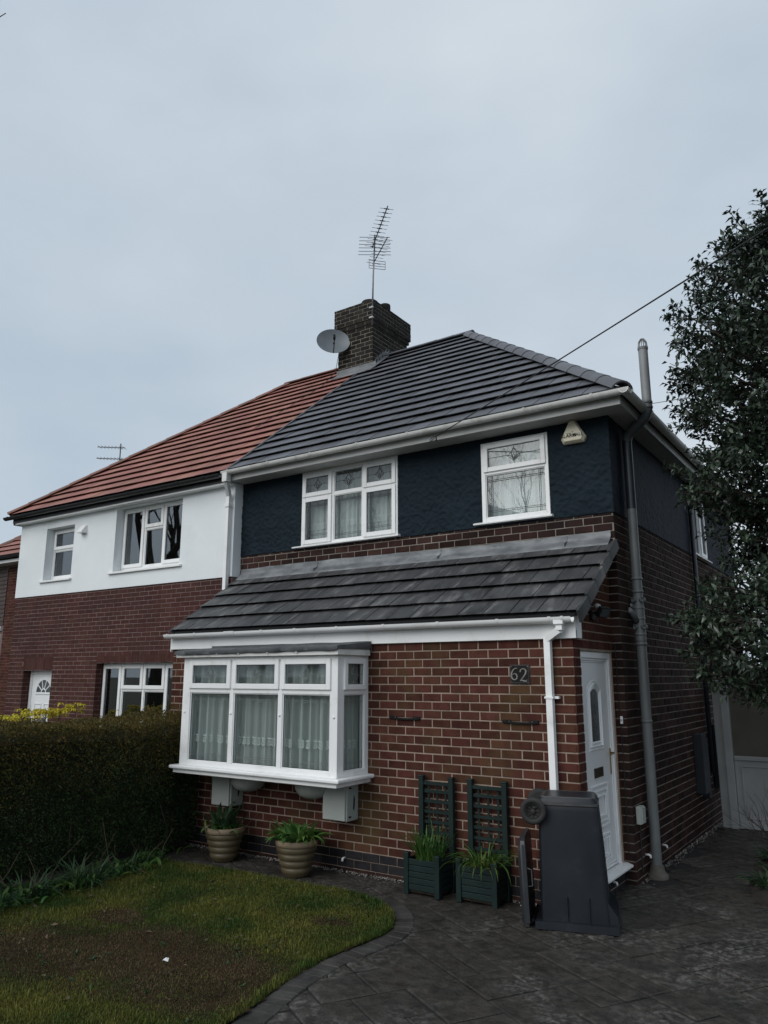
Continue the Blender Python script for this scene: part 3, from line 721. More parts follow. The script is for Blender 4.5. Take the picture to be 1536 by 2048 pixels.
# gravel drain strip at the foot of the porch wall
def gravel():
    V, F = [], []; r_ = random.Random(5)
    for _ in range(900):
        x = r_.uniform(-5.6, -.1); y = -abs(r_.gauss(0, .045))-.005; s_ = r_.uniform(.006, .015)
        c = Vector((x, y, s_*.35)); n = len(V)
        for d in ((1, 0, 0), (-1, 0, 0), (0, 1, 0), (0, -1, 0), (0, 0, .7), (0, 0, -.7)): V.append(c+Vector(d)*s_*r_.uniform(.7, 1.2))
        F += [tuple(n+i for i in f) for f in ((0, 2, 4), (2, 1, 4), (1, 3, 4), (3, 0, 4), (2, 0, 5), (1, 2, 5), (3, 1, 5), (0, 3, 5))]
    for _ in range(500):
        y = r_.uniform(1.3, 6); x = .115+abs(r_.gauss(0, .04)); s_ = r_.uniform(.006, .014); c = Vector((x, y, s_*.35)); n = len(V)
        for d in ((1, 0, 0), (-1, 0, 0), (0, 1, 0), (0, -1, 0), (0, 0, .7), (0, 0, -.7)): V.append(c+Vector(d)*s_*r_.uniform(.7, 1.2))
        F += [tuple(n+i for i in f) for f in ((0, 2, 4), (2, 1, 4), (1, 3, 4), (3, 0, 4), (2, 0, 5), (1, 2, 5), (3, 1, 5), (0, 3, 5))]
    o = np_mesh('gravel', V, F, mt['gravel']); tag(o, 'pale gravel scattered along the foot of the brick walls', 'gravel', kind='stuff')
gravel()
# planting bed on the right of the passage, and the soil under the hedge
def bed(name, poly, z=.05):
    n = len(poly); cx = sum(p[0] for p in poly)/n; cy = sum(p[1] for p in poly)/n; mb = MB()
    rings = [(1.0, -.03), (.97, .03), (.8, z), (.4, z+.02)]
    for k, zz in rings:
        for p in poly: mb.v.append(Vector((cx+(p[0]-cx)*k, cy+(p[1]-cy)*k, zz+random.uniform(-.008, .008))))
    for r_ in range(3):
        for i in range(n): mb.f.append((r_*n+i, r_*n+(i+1) % n, (r_+1)*n+(i+1) % n, (r_+1)*n+i))
    mb.f.append(tuple(range(3*n, 4*n))); structure(mb.build(name, mt['soil'], smooth=True))
bed('planting_bed', [(1.28, 1.15), (1.08, 1.7), (1.0, 2.3), (1.0, 2.9), (.98, 3.6), (1.1, 4.6), (3.4, 4.6), (3.6, 1.4), (2.4, .8)])
bed('hedge_bed', [(-4.72, -4.4), (-4.6, -3.2), (-4.6, -2.4), (-4.75, -1.7), (-4.9, -1.1), (-5.35, -.45), (-5.5, -.05), (-6.3, -.05), (-6.3, -4.6)], .04)

# ================================================================== house 62
D = 1.22
ER, SL = (.85, 5.222), .8128                      # eave edge (y,z) and front slope
HID_F = [(0, 362, 1425, 2048), (345, 742, 1290, 1560)]
house = thing('brick_house', (-2.8, 3.5, 0), 'semi-detached house with navy upper wall, dark tiled roof and red brick porch', 'house')
DOOR = (.186, 1.168, .17, 2.36); BAYO = (-4.80, -2.50, 1.08, 2.34)
W1 = (-4.515, -2.812, 3.985, 5.10); W2 = (-1.533, -.63, 4.0, 5.03); WS = (5.15, 6.15, 3.98, 5.02)
pw = wall_core(front(0), -5.77, 0, -.3, 2.62, .18, [BAYO], 'porch_wall', mt['mortar'], house)
rc = lay(-5.77, .004, .22, 2.50, .09, .228, .0145, -.120, [BAYO], .04)
place_bricks(front(0), rc, pw, mt['brick'], mt['brick_mass'], 300, HID_F)
rc = lay(-5.77, .004, .04, .22, .09, .228, .009, -.120, [], .04)
place_bricks(front(0), rc, pw, mt['brick_blue'], mt['brick_blue'], 0, proud=.010, mass_name='blue_plinth')
rc = lay(-5.77, .004, -.05, .04, .09, .228, .009, -.06, [], -.05)
place_bricks(front(0), rc, pw, mt['brick_old'], mt['brick_old'], 0, proud=.012, mass_name='footing_course')
ps = wall_core(side(0), .18, D, -.3, 2.62, .18, [DOOR], 'porch_side_wall', mt['mortar'], house)
gb = MB(side(-.001)); gb.slab([(.0, 2.62), (D, 2.62), (D, 3.54), (.0, 2.71)], -.17, 0); gb.build('porch_gable', mt['mortar'], ps)
rc = lay(-.002, D, .22, 3.5, .09, .228, .0145, .02, [DOOR], .04)
place_bricks(side(0), rc, ps, mt['brick'], mt['brick_mass'], 0, clip=lambda a, b, c, d: d < 2.74+.689*a)
rc = lay(-.002, D, -.05, .22, .09, .228, .009, .02, [(.12, 1.22, .17, .3)], .04)
place_bricks(side(0), rc, ps, mt['brick_blue'], mt['brick_blue'], 0, mass_name='blue_plinth')
mw = wall_core(front(D), -5.757, .107, -.3, 5.10, .2, [W1, W2, (-5.74, -.01, -.3, 2.62)], 'upper_front_wall', mt['mortar_old'], house)
rc = lay(-5.757, .111, 3.49, 3.94, .09, .228, .0135, -.02, [W1, W2], .04)
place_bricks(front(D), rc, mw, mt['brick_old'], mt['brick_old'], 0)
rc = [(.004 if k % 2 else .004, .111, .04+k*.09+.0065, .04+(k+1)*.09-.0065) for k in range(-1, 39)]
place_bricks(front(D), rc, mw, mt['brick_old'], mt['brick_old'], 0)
sw = wall_core(side(.107), D+.2, 8.6, -.3, 5.10, .2, [WS], 'side_wall', mt['mortar_old'], house)
MB(side(.1065)).box(D+.004, D+.2, -.1, 0, -.3, 5.095).build('side_wall_end', mt['mortar_old'], sw)
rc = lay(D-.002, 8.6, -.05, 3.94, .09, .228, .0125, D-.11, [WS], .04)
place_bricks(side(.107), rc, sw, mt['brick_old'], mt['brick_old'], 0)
def render_sheet(name, fr, u0, u1, z0, z1, ops, m, st, parent, amp, base=.014):
    nu = int((u1-u0)/st); nz_ = int((z1-z0)/st); V, F = [], []
    for j in range(-1, nz_+1):
        for i in range(nu+1):
            u = u0+(u1-u0)*i/nu; z = z0+(z1-z0)*max(j, 0)/nz_
            P = fr.p(u, 0, z); n_ = noise.noise(P*19)+.7*noise.noise(P*42)
            edge = .004*noise.noise(P*9)
            d = -.003 if j < 0 else base+amp*n_+.003*noise.noise(P*4)
            V.append(fr.p(u, d, z+(edge if j <= 0 else 0)))
    for j in range(nz_+1):
        for i in range(nu):
            u = u0+(u1-u0)*(i+.5)/nu; z = z0+(z1-z0)*(max(j-.5, 0))/nz_
            if any(a < u < b and c < z < d for a, b, c, d in ops): continue
            a = j*(nu+1)+i; f = (a, a+1, a+nu+2, a+nu+1); F.append(f[::-1] if fr.flip else f)
    return np_mesh(name, V, F, m, parent, smooth=True)
render_sheet('navy_render', front(D), -5.757, .122, 3.94, 5.10, [W1, W2], mt['navy'], .013, mw, .0115)
render_sheet('navy_render', side(.107), D-.014, 8.6, 3.94, 5.10, [WS], mt['navy_s'], .024, sw, .0065)
# plain rear wall, party wall; floors and partitions added to limit light inside
MB().box(-5.75, .10, 8.40, 8.6, -.3, 5.1).build('rear_wall', mt['brick_old'], house)
MB().box(-5.755, -5.70, D+.2, 8.4, -.3, 5.1).build('party_wall', mt['inner'], house)
MB().box(-5.70, -.09, .185, 8.4, 2.63, 2.70).build('added_floor', mt['inner'], house)
MB().box(-5.70, -.09, 4.4, 4.5, -.1, 2.63).build('added_partition', mt['inner'], house)
MB().box(-5.70, -.09, 3.9, 4.0, 2.7, 5.1).build('added_partition', mt['inner'], house)
MB().box(-5.70, .3, 1.1, 8.5, 5.12, 5.16).build('loft_floor', mt['inner'], house)
MB().box(-2.3, -2.22, .185, 4.4, -.1, 2.63).build('added_partition', mt['inner'], house)
MB().box(-2.1, -2.02, D+.2, 3.9, 2.7, 5.1).build('added_partition', mt['inner'], house)

# ---- main roof
nl = math.hypot(1, SL)
Vf = Vector((0, 1, SL)); LS = 4.07*nl; RZ = ER[1]+4.07*SL
RX = .40; AX = -3.577
ro = MB(); zo = .012
ro.v = [Vector(q) for q in ((-5.74, ER[0], ER[1]), (RX, ER[0], ER[1]), (AX, 4.92, RZ), (-5.74, 4.92, RZ), (RX, 8.99, ER[1]), (-5.74, 8.99, ER[1]),
        (-5.74, ER[0]+.06, ER[1]-.05), (RX-.06, ER[0]+.06, ER[1]-.05), (RX-.06, 8.93, ER[1]-.05), (-5.74, 8.93, ER[1]-.05))]
ro.f = [(0, 1, 2, 3), (1, 4, 2), (4, 5, 3, 2), (6, 7, 1, 0), (7, 8, 4, 1), (8, 9, 5, 4), (9, 8, 7, 6), (0, 3, 5, 9, 6)]
roof = ro.build('roof', mt['felt'], house)
GA = .336
tile_roof(roof, (-5.735, ER[0], ER[1]), (1, 0, 0), Vf, [(0, 0), (RX+5.735, 0), (AX+5.735, LS), (0, LS)], GA, .30, mt['tile'], mt['tile_mass'], 295)
sl2 = (RZ-ER[1])/(RX-AX)
tile_roof(roof, (RX, ER[0], ER[1]), (0, 1, 0), (-1, 0, sl2), [(0, 0), (8.14, 0), (4.07, math.hypot(RX-AX, RZ-ER[1]))], GA, .30, mt['tile_mass'], mt['tile_mass'], 0)
nf = Vector((0, -SL, 1)).normalized(); ns_ = Vector((sl2, 0, 1)).normalized(); nb = Vector((0, SL, 1)).normalized()
caps(roof, 'hip_tile', Vector((RX+.03, ER[0]-.03, ER[1]))+Vector((0, 0, .05)), Vector((AX, 4.92, RZ+.055)), nf+ns_, mt['tile'], .44, .142, .132, 70, .05)
caps(roof, 'ridge_tile', (AX+.1, 4.92, RZ+.055), (-5.45, 4.92, RZ+.055), (0, 0, 1), mt['tile'], .42, .125, .12, 62, .045)
# party joint strip
MB(Frame((-5.737, ER[0], ER[1]), (1, 0, 0), Vf, nf)).box(-.02, .018, -.01, LS-.7, .03, .062).build('joint_strip', mt['lead_dark'], roof)
# gutters, fascia, soffit
UD = mt['upvc_dirty']
gutter(house, front(.795), -5.80, .512, 5.222, UD, .82)
gutter(house, side(.455), .738, 9.0, 5.220, UD, .82)
MB(front(.90)).box(-5.757, .372, 0, .022, 5.088, 5.235).build('fascia', mt['soffit'], house, bevel=.003)
MB(side(.350)).box(.902, 8.98, 0, .022, 5.086, 5.235).build('fascia', mt['soffit'], house, bevel=.003)
sf = MB(); sf.box(-5.757, .349, .902, 1.235, 5.102, 5.116); sf.box(.09, .3485, 1.2352, 8.9, 5.102, 5.116)
sf.build('soffit', mt['soffit'], house)
# ---- chimney
chm = MB(); CX0, CX1, CY0, CY1 = -6.37, -5.50, 4.42, 5.71
chm.box(CX0, CX1, CY0, CY1, 7.55, 9.62); chimney = chm.build('chimney', mt['mortar_chim'], house)
for fr_, a, b in ((front(CY0), CX0-.004, CX1+.004), (side(CX1), CY0-.002, CY1)):
    place_bricks(fr_, lay(a, b, 7.6, 9.17, .09, .228, .015, a, [], 7.6), chimney, mt['brick_chim'], mt['brick_chim'], 0)
oc = MB()
for z0, z1, e in ((9.13, 9.215, .032), (9.215, 9.62, .062)): oc.box(CX0-e, CX1+e, CY0-e, CY1+e, z0+.002, z1)
oc.build('oversail', mt['mortar_chim'], chimney)
for z0, z1, e in ((9.13, 9.215, .032), (9.215, 9.62, .062)):
    for fr_, a, b in ((front(CY0-e), CX0-e-.004, CX1+e+.004), (side(CX1+e), CY0-e-.002, CY1+e)):
        place_bricks(fr_, lay(a, b, z0, z1, .0865, .228, .014, a+.05, [], z0), chimney, mt['brick_chim'], mt['brick_chim'], 0)
fl_ = MB(); fl_.v = []
nx, ny = 14, 18
for j in range(ny+1):
    for i in range(nx+1):
        x = CX0-.055+(CX1-CX0+.11)*i/nx; y = CY0-.055+(CY1-CY0+.11)*j/ny; e = min(i, nx-i, j, ny-j)
        fl_.v.append(Vector((x, y, 9.61+min(e, 4)*.016+.022*noise.noise(Vector((x*7, y*7, 0)))+.02*(e > 0)*noise.noise(Vector((x*15, y*15, 4))))))
for j in range(ny):
    for i in range(nx): a = j*(nx+1)+i; fl_.f.append((a, a+1, a+nx+2, a+nx+1))
fl_.build('flaunching', mt['mortar_chim'], chimney, smooth=True)
for (x, y, r_, h) in ((-6.13, 4.60, .15, .06), (-5.70, 4.60, .18, .09), (-5.62, 5.05, .115, .20), (-6.1, 5.35, .13, .12)):
    MB().lathe([(r_*.98, 0), (r_, h*.8), (r_*.95, h), (r_*.7, h+.015), (r_*.68, h-.05)], (x, y, 9.63), 20).build('chimney_pot', mt['brick_chim'], chimney, smooth=True, auto=40)
# flashing: apron in front and stepped leads up the side
def roofz(y): return ER[1]+(y-ER[0])*SL
fl = MB(); fl.prism([(0, 0), (.012, 0), (.012, .17), (0, .17)], CX0-.02, CX1+.03)
ap = MB(front(CY0-.009)); zb = roofz(CY0)
ap.prism([(.0, zb+.16), (.008, zb+.16), (.010, zb+.06), (.20, zb+.06-.19*SL+.02), (.20, zb+.05-.19*SL+.01), (0, zb+.03)], CX0-.02, CX1+.09)
ap.build('apron_flashing', mt['lead'], chimney)
sp_ = MB(side(CX1+.008)); n_st = 8
for i in range(n_st):
    y0 = CY0+i*(4.92-CY0)/4.6; y1 = y0+.13; za, zb_ = roofz(min(y0, 4.92)), roofz(min(y1, 4.92))
    if y0 > 5.05: break
    sp_.slab([(y0-.01, za+.03), (y1, zb_+.03), (y1+.005, zb_+.13), (y1+.03, zb_+.25), (y1-.02, zb_+.19), (y0, za+.16)], 0, .008)
sp_.build('stepped_flashing', mt['lead'], chimney)
so_ = MB(Frame((CX1, CY0-.2, roofz(CY0-.2)), (1, 0, 0), Vf, nf)); so_.box(0, .13, 0, .98, .062, .075); so_.build('soaker', mt['lead'], chimney)

# ---- porch roof
PO = Vector((-5.70, -.10, 2.69)); PS = .689; pl = math.hypot(1, PS); PL = 1.32*pl; Vp = Vector((0, 1, PS)); npn = Vector((0, -PS, 1)).normalized()
pf = Frame(PO, (1, 0, 0), Vp, npn)
proof = MB(pf).box(.03, 5.78, .01, PL-.01, -.02, .012).build('porch_roof', mt['felt'], house)
tile_roof(proof, PO, (1, 0, 0), Vp, [(0, 0), (5.80, 0), (5.80, PL-.005), (0, PL-.005)], .321, .30, mt['tile_low'], mt['tile_low'], 300)
for u0, u1 in ((-.030, .0), (5.80, 5.832)):
    for i in range(5):
        v0 = i*.321; v1 = v0+.335; lift = .049
        mb = MB(pf)
        a_, b_ = (u0, u1)
        mb._add([(a_, v0-.01, -.085), (b_, v0-.01, -.085), (b_, v1, -.10), (a_, v1, -.10), (a_, v0-.01, lift+.008), (b_, v0-.01, lift+.008), (b_, v1, lift-.022), (a_, v1, lift-.022)],
                [(3, 2, 1, 0), (4, 5, 6, 7), (0, 1, 5, 4), (1, 2, 6, 5), (2, 3, 7, 6), (3, 0, 4, 7)])
        mb.build('verge_tile', mt['tile_low'], proof, bevel=.006)
# lead flashing where the porch roof meets the wall
fb = MB(); nseg = 120; prof = [(.012, 3.675), (.016, 3.64), (.020, 3.615), (.05, 3.600), (.095, 3.572), (.125, 3.552), (.123, 3.540)]
for i in range(nseg+1):
    x = -5.73+5.80*i/nseg
    for k, (d_, z) in enumerate(prof):
        nn = noise.noise(Vector((x*3, k*.7, 0)))*.008+noise.noise(Vector((x*9, k*1.7, 5)))*.004
        fb.v.append(Vector((x, D-d_-max(0, nn)*1.0-.004, z+.055-.055*k/6+nn*.8+(.012*math.sin(x*1.1) if k == 0 else 0))))
K = len(prof)
for i in range(nseg):
    for k in range(K-1): a = i*K+k; fb.f.append((a, a+1, a+K+1, a+K))
fb.build('wall_flashing', mt['lead'], proof, smooth=True)
for x in (-4.2, -2.15, -.45):
    MB(Frame((x, D, 0), (1, 0, 0), (0, -1, 0))).prism([(.014, 3.72), (.026, 3.72), (.028, 3.66), (.13, 3.61), (.13, 3.585), (.02, 3.64)], -.004, .006).build('lead_lap', mt['lead'], proof)
pg = gutter(house, front(-.125), -5.80, .055, 2.672, mt['upvc'], .73, brackets=[-5.72, -5.18, -4.47, -3.97, -3.42, -2.78, -2.12, -1.42, -.72, -.16, -.03])
MB(front(-.125)).prism(gutter_prof(.066, 2.678), -4.62, -4.44).build('gutter_union', mt['upvc'], pg, smooth=True, auto=35)
MB(front(-.02)).box(-5.785, .052, 0, .022, 2.470, 2.66).build('fascia', mt['upvc'], house, bevel=.004)
MB(front(-.0005)).box(-5.785, .05, 0, .0185, 2.475, 2.55).build('soffit', mt['soffit'], house)
MB(side(.030)).box(-.0415, .14, 0, .020, 2.472, 2.69).build('box_end', mt['upvc'], house, bevel=.004)
MB(side(-5.80)).box(-.0415, .16, 0, .014, 2.44, 2.69).build('box_end', mt['upvc'], house, bevel=.004)

# ---- white square downpipe with swan neck
dp = MB()
def sq(mb, pts, w_=.033):
    for a, b in zip(pts[:-1], pts[1:]):
        a, b = Vector(a), Vector(b); t = (b-a).normalized(); e = Vector((0, -1, 0)) if abs(t.y) < .5 else Vector((1, 0, 0)); s_ = t.cross(e).normalized(); e = s_.cross(t).normalized()
        n = len(mb.v)
        for q in (a, b):
            for i, j in ((-1, -1), (1, -1), (1, 1), (-1, 1)): mb.v.append(q+s_*w_*i+e*w_*j)
        mb.f += [(n+3, n+2, n+1, n), (n+4, n+5, n+6, n+7)]+[(n+i, n+(i+1) % 4, n+4+(i+1) % 4, n+4+i) for i in range(4)]
sq(dp, [(-.075, -.125, 2.64), (-.075, -.125, 2.545)]); sq(dp, [(-.075, -.1245, 2.55), (-.232, -.062, 2.468)]); sq(dp, [(-.232, -.060, 2.48), (-.232, -.060, .02)])
dpo = dp.build('downpipe', mt['upvc'], house, bevel=.004)
MB().box(-.125, -.025, -.175, -.075, 2.60, 2.672).build('outlet', mt['upvc'], dpo, bevel=.006)
MB().box(-.276, -.188, -.10, -.001, 1.895, 1.915).build('pipe_clip', mt['upvc'], dpo); MB().box(-.19, -.15, -.05, -.001, 1.893, 1.917).build('pipe_clip', mt['upvc'], dpo)
dl = MB(); sq(dl, [(-5.72, .795, 5.18), (-5.72, .795, 5.05)], .036); sq(dl, [(-5.72, .795, 5.06), (-5.84, .985, 4.88)], .031); sq(dl, [(-5.84, .985, 4.90), (-5.84, .985, 3.40)], .033)
dlo = dl.build('downpipe', mt['upvc'], house, bevel=.004)
MB().box(-5.886, -5.794, .938, 1.03, 4.70, 4.76).build('pipe_collar', mt['upvc'], dlo, bevel=.004)
MB().box(-5.77, -5.67, .745, .845, 5.05, 5.20).build('outlet', mt['upvc_dirty'], dlo, bevel=.006)

# ---- soil stack on the corner
SX, SY = .192, 1.68
st_ = MB().tube([(SX, SY, .06), (SX, SY, 4.05)], .055, 20).build('soil_pipe', mt['grey_pvc'], house, smooth=True, auto=40)
MB().tube([(SX, SY, 4.048), (SX, SY, 4.93)], .055, 20).build('painted_section', mt['navy_pipe'], st_, smooth=True, auto=40)
bend = [(SX, SY, 4.90), (SX+.02, SY-.01, 4.955), (SX+.07, SY-.035, 4.995), (SX+.20, SY-.09, 5.07), (SX+.27, SY-.12, 5.12), (SX+.30, SY-.135, 5.18), (SX+.305, SY-.14, 5.26)]
MB().tube(bend, .059, 20).build('offset_bend', mt['slate_pvc'], st_, smooth=True, auto=50)
UX, UY = SX+.305, SY-.14
MB().tube([(UX, UY, 5.24), (UX, UY, 5.96)], .055, 20).build('vent_pipe', mt['grey_pvc_hi'], st_, smooth=True, auto=40)
for z in (5.20, 5.26): MB().lathe([(.058, 0), (.064, .008), (.064, .03), (.058, .038)], (UX, UY, z), 20).build('pipe_collar', mt['slate_pvc'], st_, smooth=True)
cw = MB().lathe([(.060, 0), (.062, .03), (.056, .032)], (UX, UY, 5.95), 20)
for i in range(12):
    a = 2*math.pi*i/12; cw.tube([(UX+.055*math.cos(a), UY+.055*math.sin(a), 5.975), (UX+.047*math.cos(a), UY+.047*math.sin(a), 6.05), (UX+.022*math.cos(a), UY+.022*math.sin(a), 6.09), (UX, UY, 6.095)], .005, 5)
cw.build('vent_cowl', mt['grey_pvc'], st_)
for z in (3.20, 3.05, 2.86, 2.74, 2.56, 2.45): MB().lathe([(.056, 0), (.065, .008), (.065, .026), (.056, .034)], (SX, SY, z), 20).build('pipe_collar', mt['grey_pvc'], st_, smooth=True)
MB().lathe([(.0555, 0), (.060, .003), (.060, .40), (.0555, .404)], (SX, SY, 2.50), 20).build('boss_section', mt['grey_pvc'], st_, smooth=True, auto=40)
for z in (2.97, 2.66):
    for dx, dy in ((1, -.9), (-.55, -1), (.9, .9)):
        ax = Vector((dx, dy, 0)).normalized(); MB().lathe([(.030, .05), (.030, .082), (.022, .084), (.020, .074)], (SX, SY, z), 14, ax).build('boss_plug', mt['grey_pvc'], st_, smooth=True, auto=40)
bp = [(.02, D-.03+.06, 2.845), (.06, D+.10, 2.845), (SX-.03, SY-.18, 2.83), (SX-.01, SY-.06, 2.76), (SX, SY, 2.70)]
MB().tube([(SX-.05, SY+.0, 2.90), (SX-.09, SY-.02, 2.91), (SX-.12, SY-.02, 2.90)], .035, 14).build('branch_pipe', mt['grey_pvc'], st_, smooth=True)
MB().tube([(SX-.02, SY-.05, 2.72), (SX-.05, SY-.13, 2.83), (.115, SY-.16, 2.85)], .036, 14).build('branch_pipe', mt['grey_pvc'], st_, smooth=True)
MB().lathe([(.0555, 0), (.0605, .002), (.0605, .025), (.0555, .03)], (SX, SY, 1.60), 20).build('pipe_joint', mt['grey_pvc'], st_, smooth=True)
MB().lathe([(.115, -.03), (.118, .02), (.105, .035), (.085, .05), (.075, .085), (.066, .12), (.055, .125)], (SX, SY, 0), 24).build('pipe_base', mt['pipe_foot'], st_, smooth=True, auto=50)

# ---- windows upstairs
wu = make_window(house, front(D-.030), W1[0], W1[1], W1[2], 5.10, [(W1[0], -3.937, ['s', 's']), (-3.937, -3.39, ['f', 'f']), (-3.39, W1[1], ['s', 's'])], [[4.70]]*3, fw=(.04, .04, .06, .03))
MB(front(D)).prism([(0, 3.952), (.075, 3.955), (.078, 3.972), (.030, 3.987), (0, 3.987)], -4.655, -2.775).build('sill', mt['upvc'], wu, bevel=.003)
wv = make_window(house, front(D-.030), W2[0], W2[1], W2[2], W2[3], [(W2[0], W2[1], ['f', 's'])], [[4.63]], fw=(.055, .045, .04, .05))
MB(front(D)).prism([(0, 3.965), (.075, 3.968), (.078, 3.985), (.030, 4.002), (0, 4.002)], -1.645, -.595).build('sill', mt['upvc'], wv, bevel=.003)
wsd = make_window(house, side(.107+.012), WS[0], WS[1], WS[2], WS[3], [(WS[0], 5.7, ['f']), (5.7, WS[1], ['s'])], [[], []], lead=False, g='glass_dark')
MB(side(.107)).prism([(0, 3.945), (.085, 3.948), (.088, 3.965), (.02, 3.98), (0, 3.98)], WS[0]-.05, WS[1]+.05).build('sill', mt['upvc'], wsd, bevel=.003)
curtain('white net curtain with lace band behind the three-light upstairs window', front(D+.03), -4.47, -2.85, 4.0, 5.07, mt['net_up'], lace=4.28, d=-.10)
curtain('plain white pleated curtain behind the small upstairs window', front(D+.03), -1.48, -.68, 4.0, 5.0, mt['net_up'], d=-.10, wl=.13, amp=.03)
# ---- bay
by = make_window(house, front(-.58), -4.885, -2.44, 1.05, 2.335, [(-4.885, -4.033, ['f', 's']), (-4.033, -3.263, ['f', 's']), (-3.263, -2.44, ['f', 's'])], [[1.945]]*3, fw=(.135, .105, .05, .055), mul=.065, came='came_l', name='bay_window')
bs = make_window(house, side(-2.44), -.5095, -.004, 1.05, 2.335, [(-.5095, -.004, ['f', 's'])], [[1.945]], fw=(.05, .075, .05, .055), mul=.065, sash_w=.058, came='came_l', name='bay_side_window')
MB(side(-4.885)).box(-.51, -.004, 0, .06, 1.05, 2.335).build('bay_cheek', mt['upvc'], by)
MB().box(-4.97, -2.35, -.672, -.002, 1.008, 1.05).build('sill', mt['upvc'], by, bevel=.014, seg=3)
MB().box(-4.935, -2.405, -.63, -.003, .958, 1.007).build('sill_board', mt['upvc'], by, bevel=.008)
MB().box(-4.86, -2.47, -.50, .1, 1.051, 1.06).build('inner_board', mt['inner'], by)
MB().box(-4.955, -2.385, -.655, -.0475, 2.336, 2.405).build('bay_fascia', mt['upvc_dirty'], by, bevel=.004)
lr = MB(); nx = 60; prof = [(.675, 2.365), (.682, 2.372), (.680, 2.412), (.62, 2.425), (.36, 2.448), (.05, 2.474), (.048, 2.50)]
for i in range(nx+1):
    x = -4.965+2.59*i/nx
    for k, (d_, z) in enumerate(prof):
        lr.v.append(Vector((x, -d_+.004*noise.noise(Vector((x*8, k, 2))), z+(.010*noise.noise(Vector((x*5, k*.5, 0))) if k < 3 else .006*noise.noise(Vector((x*3, k, 0))))+.018*(k < 4)*(i/nx))))
for i in range(nx):
    for k in range(len(prof)-1): a = i*7+k; lr.f.append((a+1, a, a+7, a+8))
lr.build('lead_roof', mt['lead_dark'], by, smooth=True, auto=50)
MB(side(-2.388)).slab([(-.684, 2.396), (-.05, 2.405), (-.05, 2.500), (-.684, 2.432)], 0, .014).build('lead_edge', mt['lead_dark'], by, bevel=.004)
for x in (-4.93, -4.60, -4.22, -3.86, -3.40, -2.96): MB().lathe([(.016, 0), (.016, .006), (.010, .018), (.002, .022)], (x, -.656, 2.372), 10, (0, -1, 0)).build('bolt_cap', mt['upvc'], by, smooth=True)
for x in (-4.83, -4.033, -3.263, -2.485): MB().lathe([(.014, 0), (.013, .008), (.006, .014), (.001, .015)], (x, -.581, 1.675), 10, (0, -1, 0)).build('bolt_cap', mt['upvc'], by, smooth=True)
for x in (-4.06, -3.05):
    MB().lathe([(.02, -.205), (.10, -.19), (.165, -.155), (.205, -.10), (.22, -.04), (.222, -.001)], (x, -.21, .957), 28).build('corbel', mt['stone_grey'], by, smooth=True)
curtain('white net curtain with lace band across the bay window', front(-.58), -4.80, -2.50, 1.07, 2.31, mt['net'], lace=1.37, d=-.13, wl=.16, amp=.045)
curtain('narrow white net curtain in the bay return', side(-2.44), -.44, -.05, 1.07, 2.31, mt['net'], lace=1.37, d=-.13, wl=.12, amp=.02)

# ---- front door in the side of the porch
dq = side(-.045)
df = MB(side(-.015)); df.box(DOOR[0], DOOR[0]+.062, -.07, 0, .212, 2.357); df.box(DOOR[1]-.062, DOOR[1], -.07, 0, .212, 2.357); df.box(DOOR[0]+.062, DOOR[1]-.062, -.07, -.001, 2.29, 2.357)
leaf = MB(dq).box(DOOR[0]+.064, DOOR[1]-.064, -.045, 0, .225, 2.288).build('door', mt['door'], house, bevel=.004)
df.build('door_frame', mt['upvc'], leaf, bevel=.006)
MB(side(-.030)).ring(DOOR[0]+.062, DOOR[1]-.062, .222, 2.29, .025, -.012, 0).build('frame_bead', mt['upvc'], leaf, bevel=.005)
MB(dq).ring(.275, 1.08, .25, 2.262, .014, .001, .010).build('leaf_moulding', mt['door'], leaf, bevel=.004)
def arch(u0, u1, z0, z1, rise, n=10): return [(u0, z0), (u1, z0)]+[(u1+(u0-u1)*i/n, z1+rise*math.sin(math.pi*i/n)) for i in range(n+1)]
for e, t in ((.095, .008), (.06, .020), (.028, .012)):
    o_ = arch(.53-e, .77+e, 1.46-e, 1.93+e*.6, .05+e*.35); i_ = arch(.53-e+.022, .77+e-.022, 1.46-e+.022, 1.93+e*.6-.014, .05+e*.3)
    mb = MB(dq); n = len(o_)
    vs = [(u, .0005, z) for u, z in o_]+[(u, .0005, z) for u, z in i_]+[(u*.5+v*.5, t, z*.5+y*.5) for (u, z), (v, y) in zip(o_, i_)]
    mb._add(vs, [(i, (i+1) % n, 2*n+(i+1) % n, 2*n+i) for i in range(n)]+[(2*n+i, 2*n+(i+1) % n, n+(i+1) % n, n+i) for i in range(n)])
    mb.build('glass_surround', mt['door'], leaf)
MB(dq).slab(arch(.53, .77, 1.46, 1.93, .05), .0008, .004).build('door_glass', mt['glass_obs'], leaf)
for z0, z1, e in ((.62, 1.04, 0), (.67, .99, .05), (.72, .94, .10), (.30, .56, 0), (.34, .52, .045)):
    MB(dq).ring(.40+e, .92-e, z0, z1, .026, .0005+e*.01, .013+e*.05).build('panel_moulding', mt['door'], leaf, bevel=.009, seg=2)
MB(dq).box(.535, .80, .0005, .010, 1.105, 1.20).build('letter_box', mt['bronze'], leaf, bevel=.004)
hd = MB(dq).box(1.045, 1.075, .0005, .009, 1.10, 1.36); hd.build('handle_plate', mt['brass'], leaf, bevel=.003)
MB().tube([(-.045+.008, 1.06, 1.315), (-.045+.045, 1.06, 1.315), (-.045+.05, 1.05, 1.315), (-.045+.05, .955, 1.31)], .008, 8).build('door_handle', mt['brass'], leaf, smooth=True)
MB(side(0)).prism([(-.12, .175), (.085, .172), (.088, .192), (.03, .212), (-.12, .213)], .19, 1.205).build('threshold', mt['upvc'], leaf, bevel=.004)

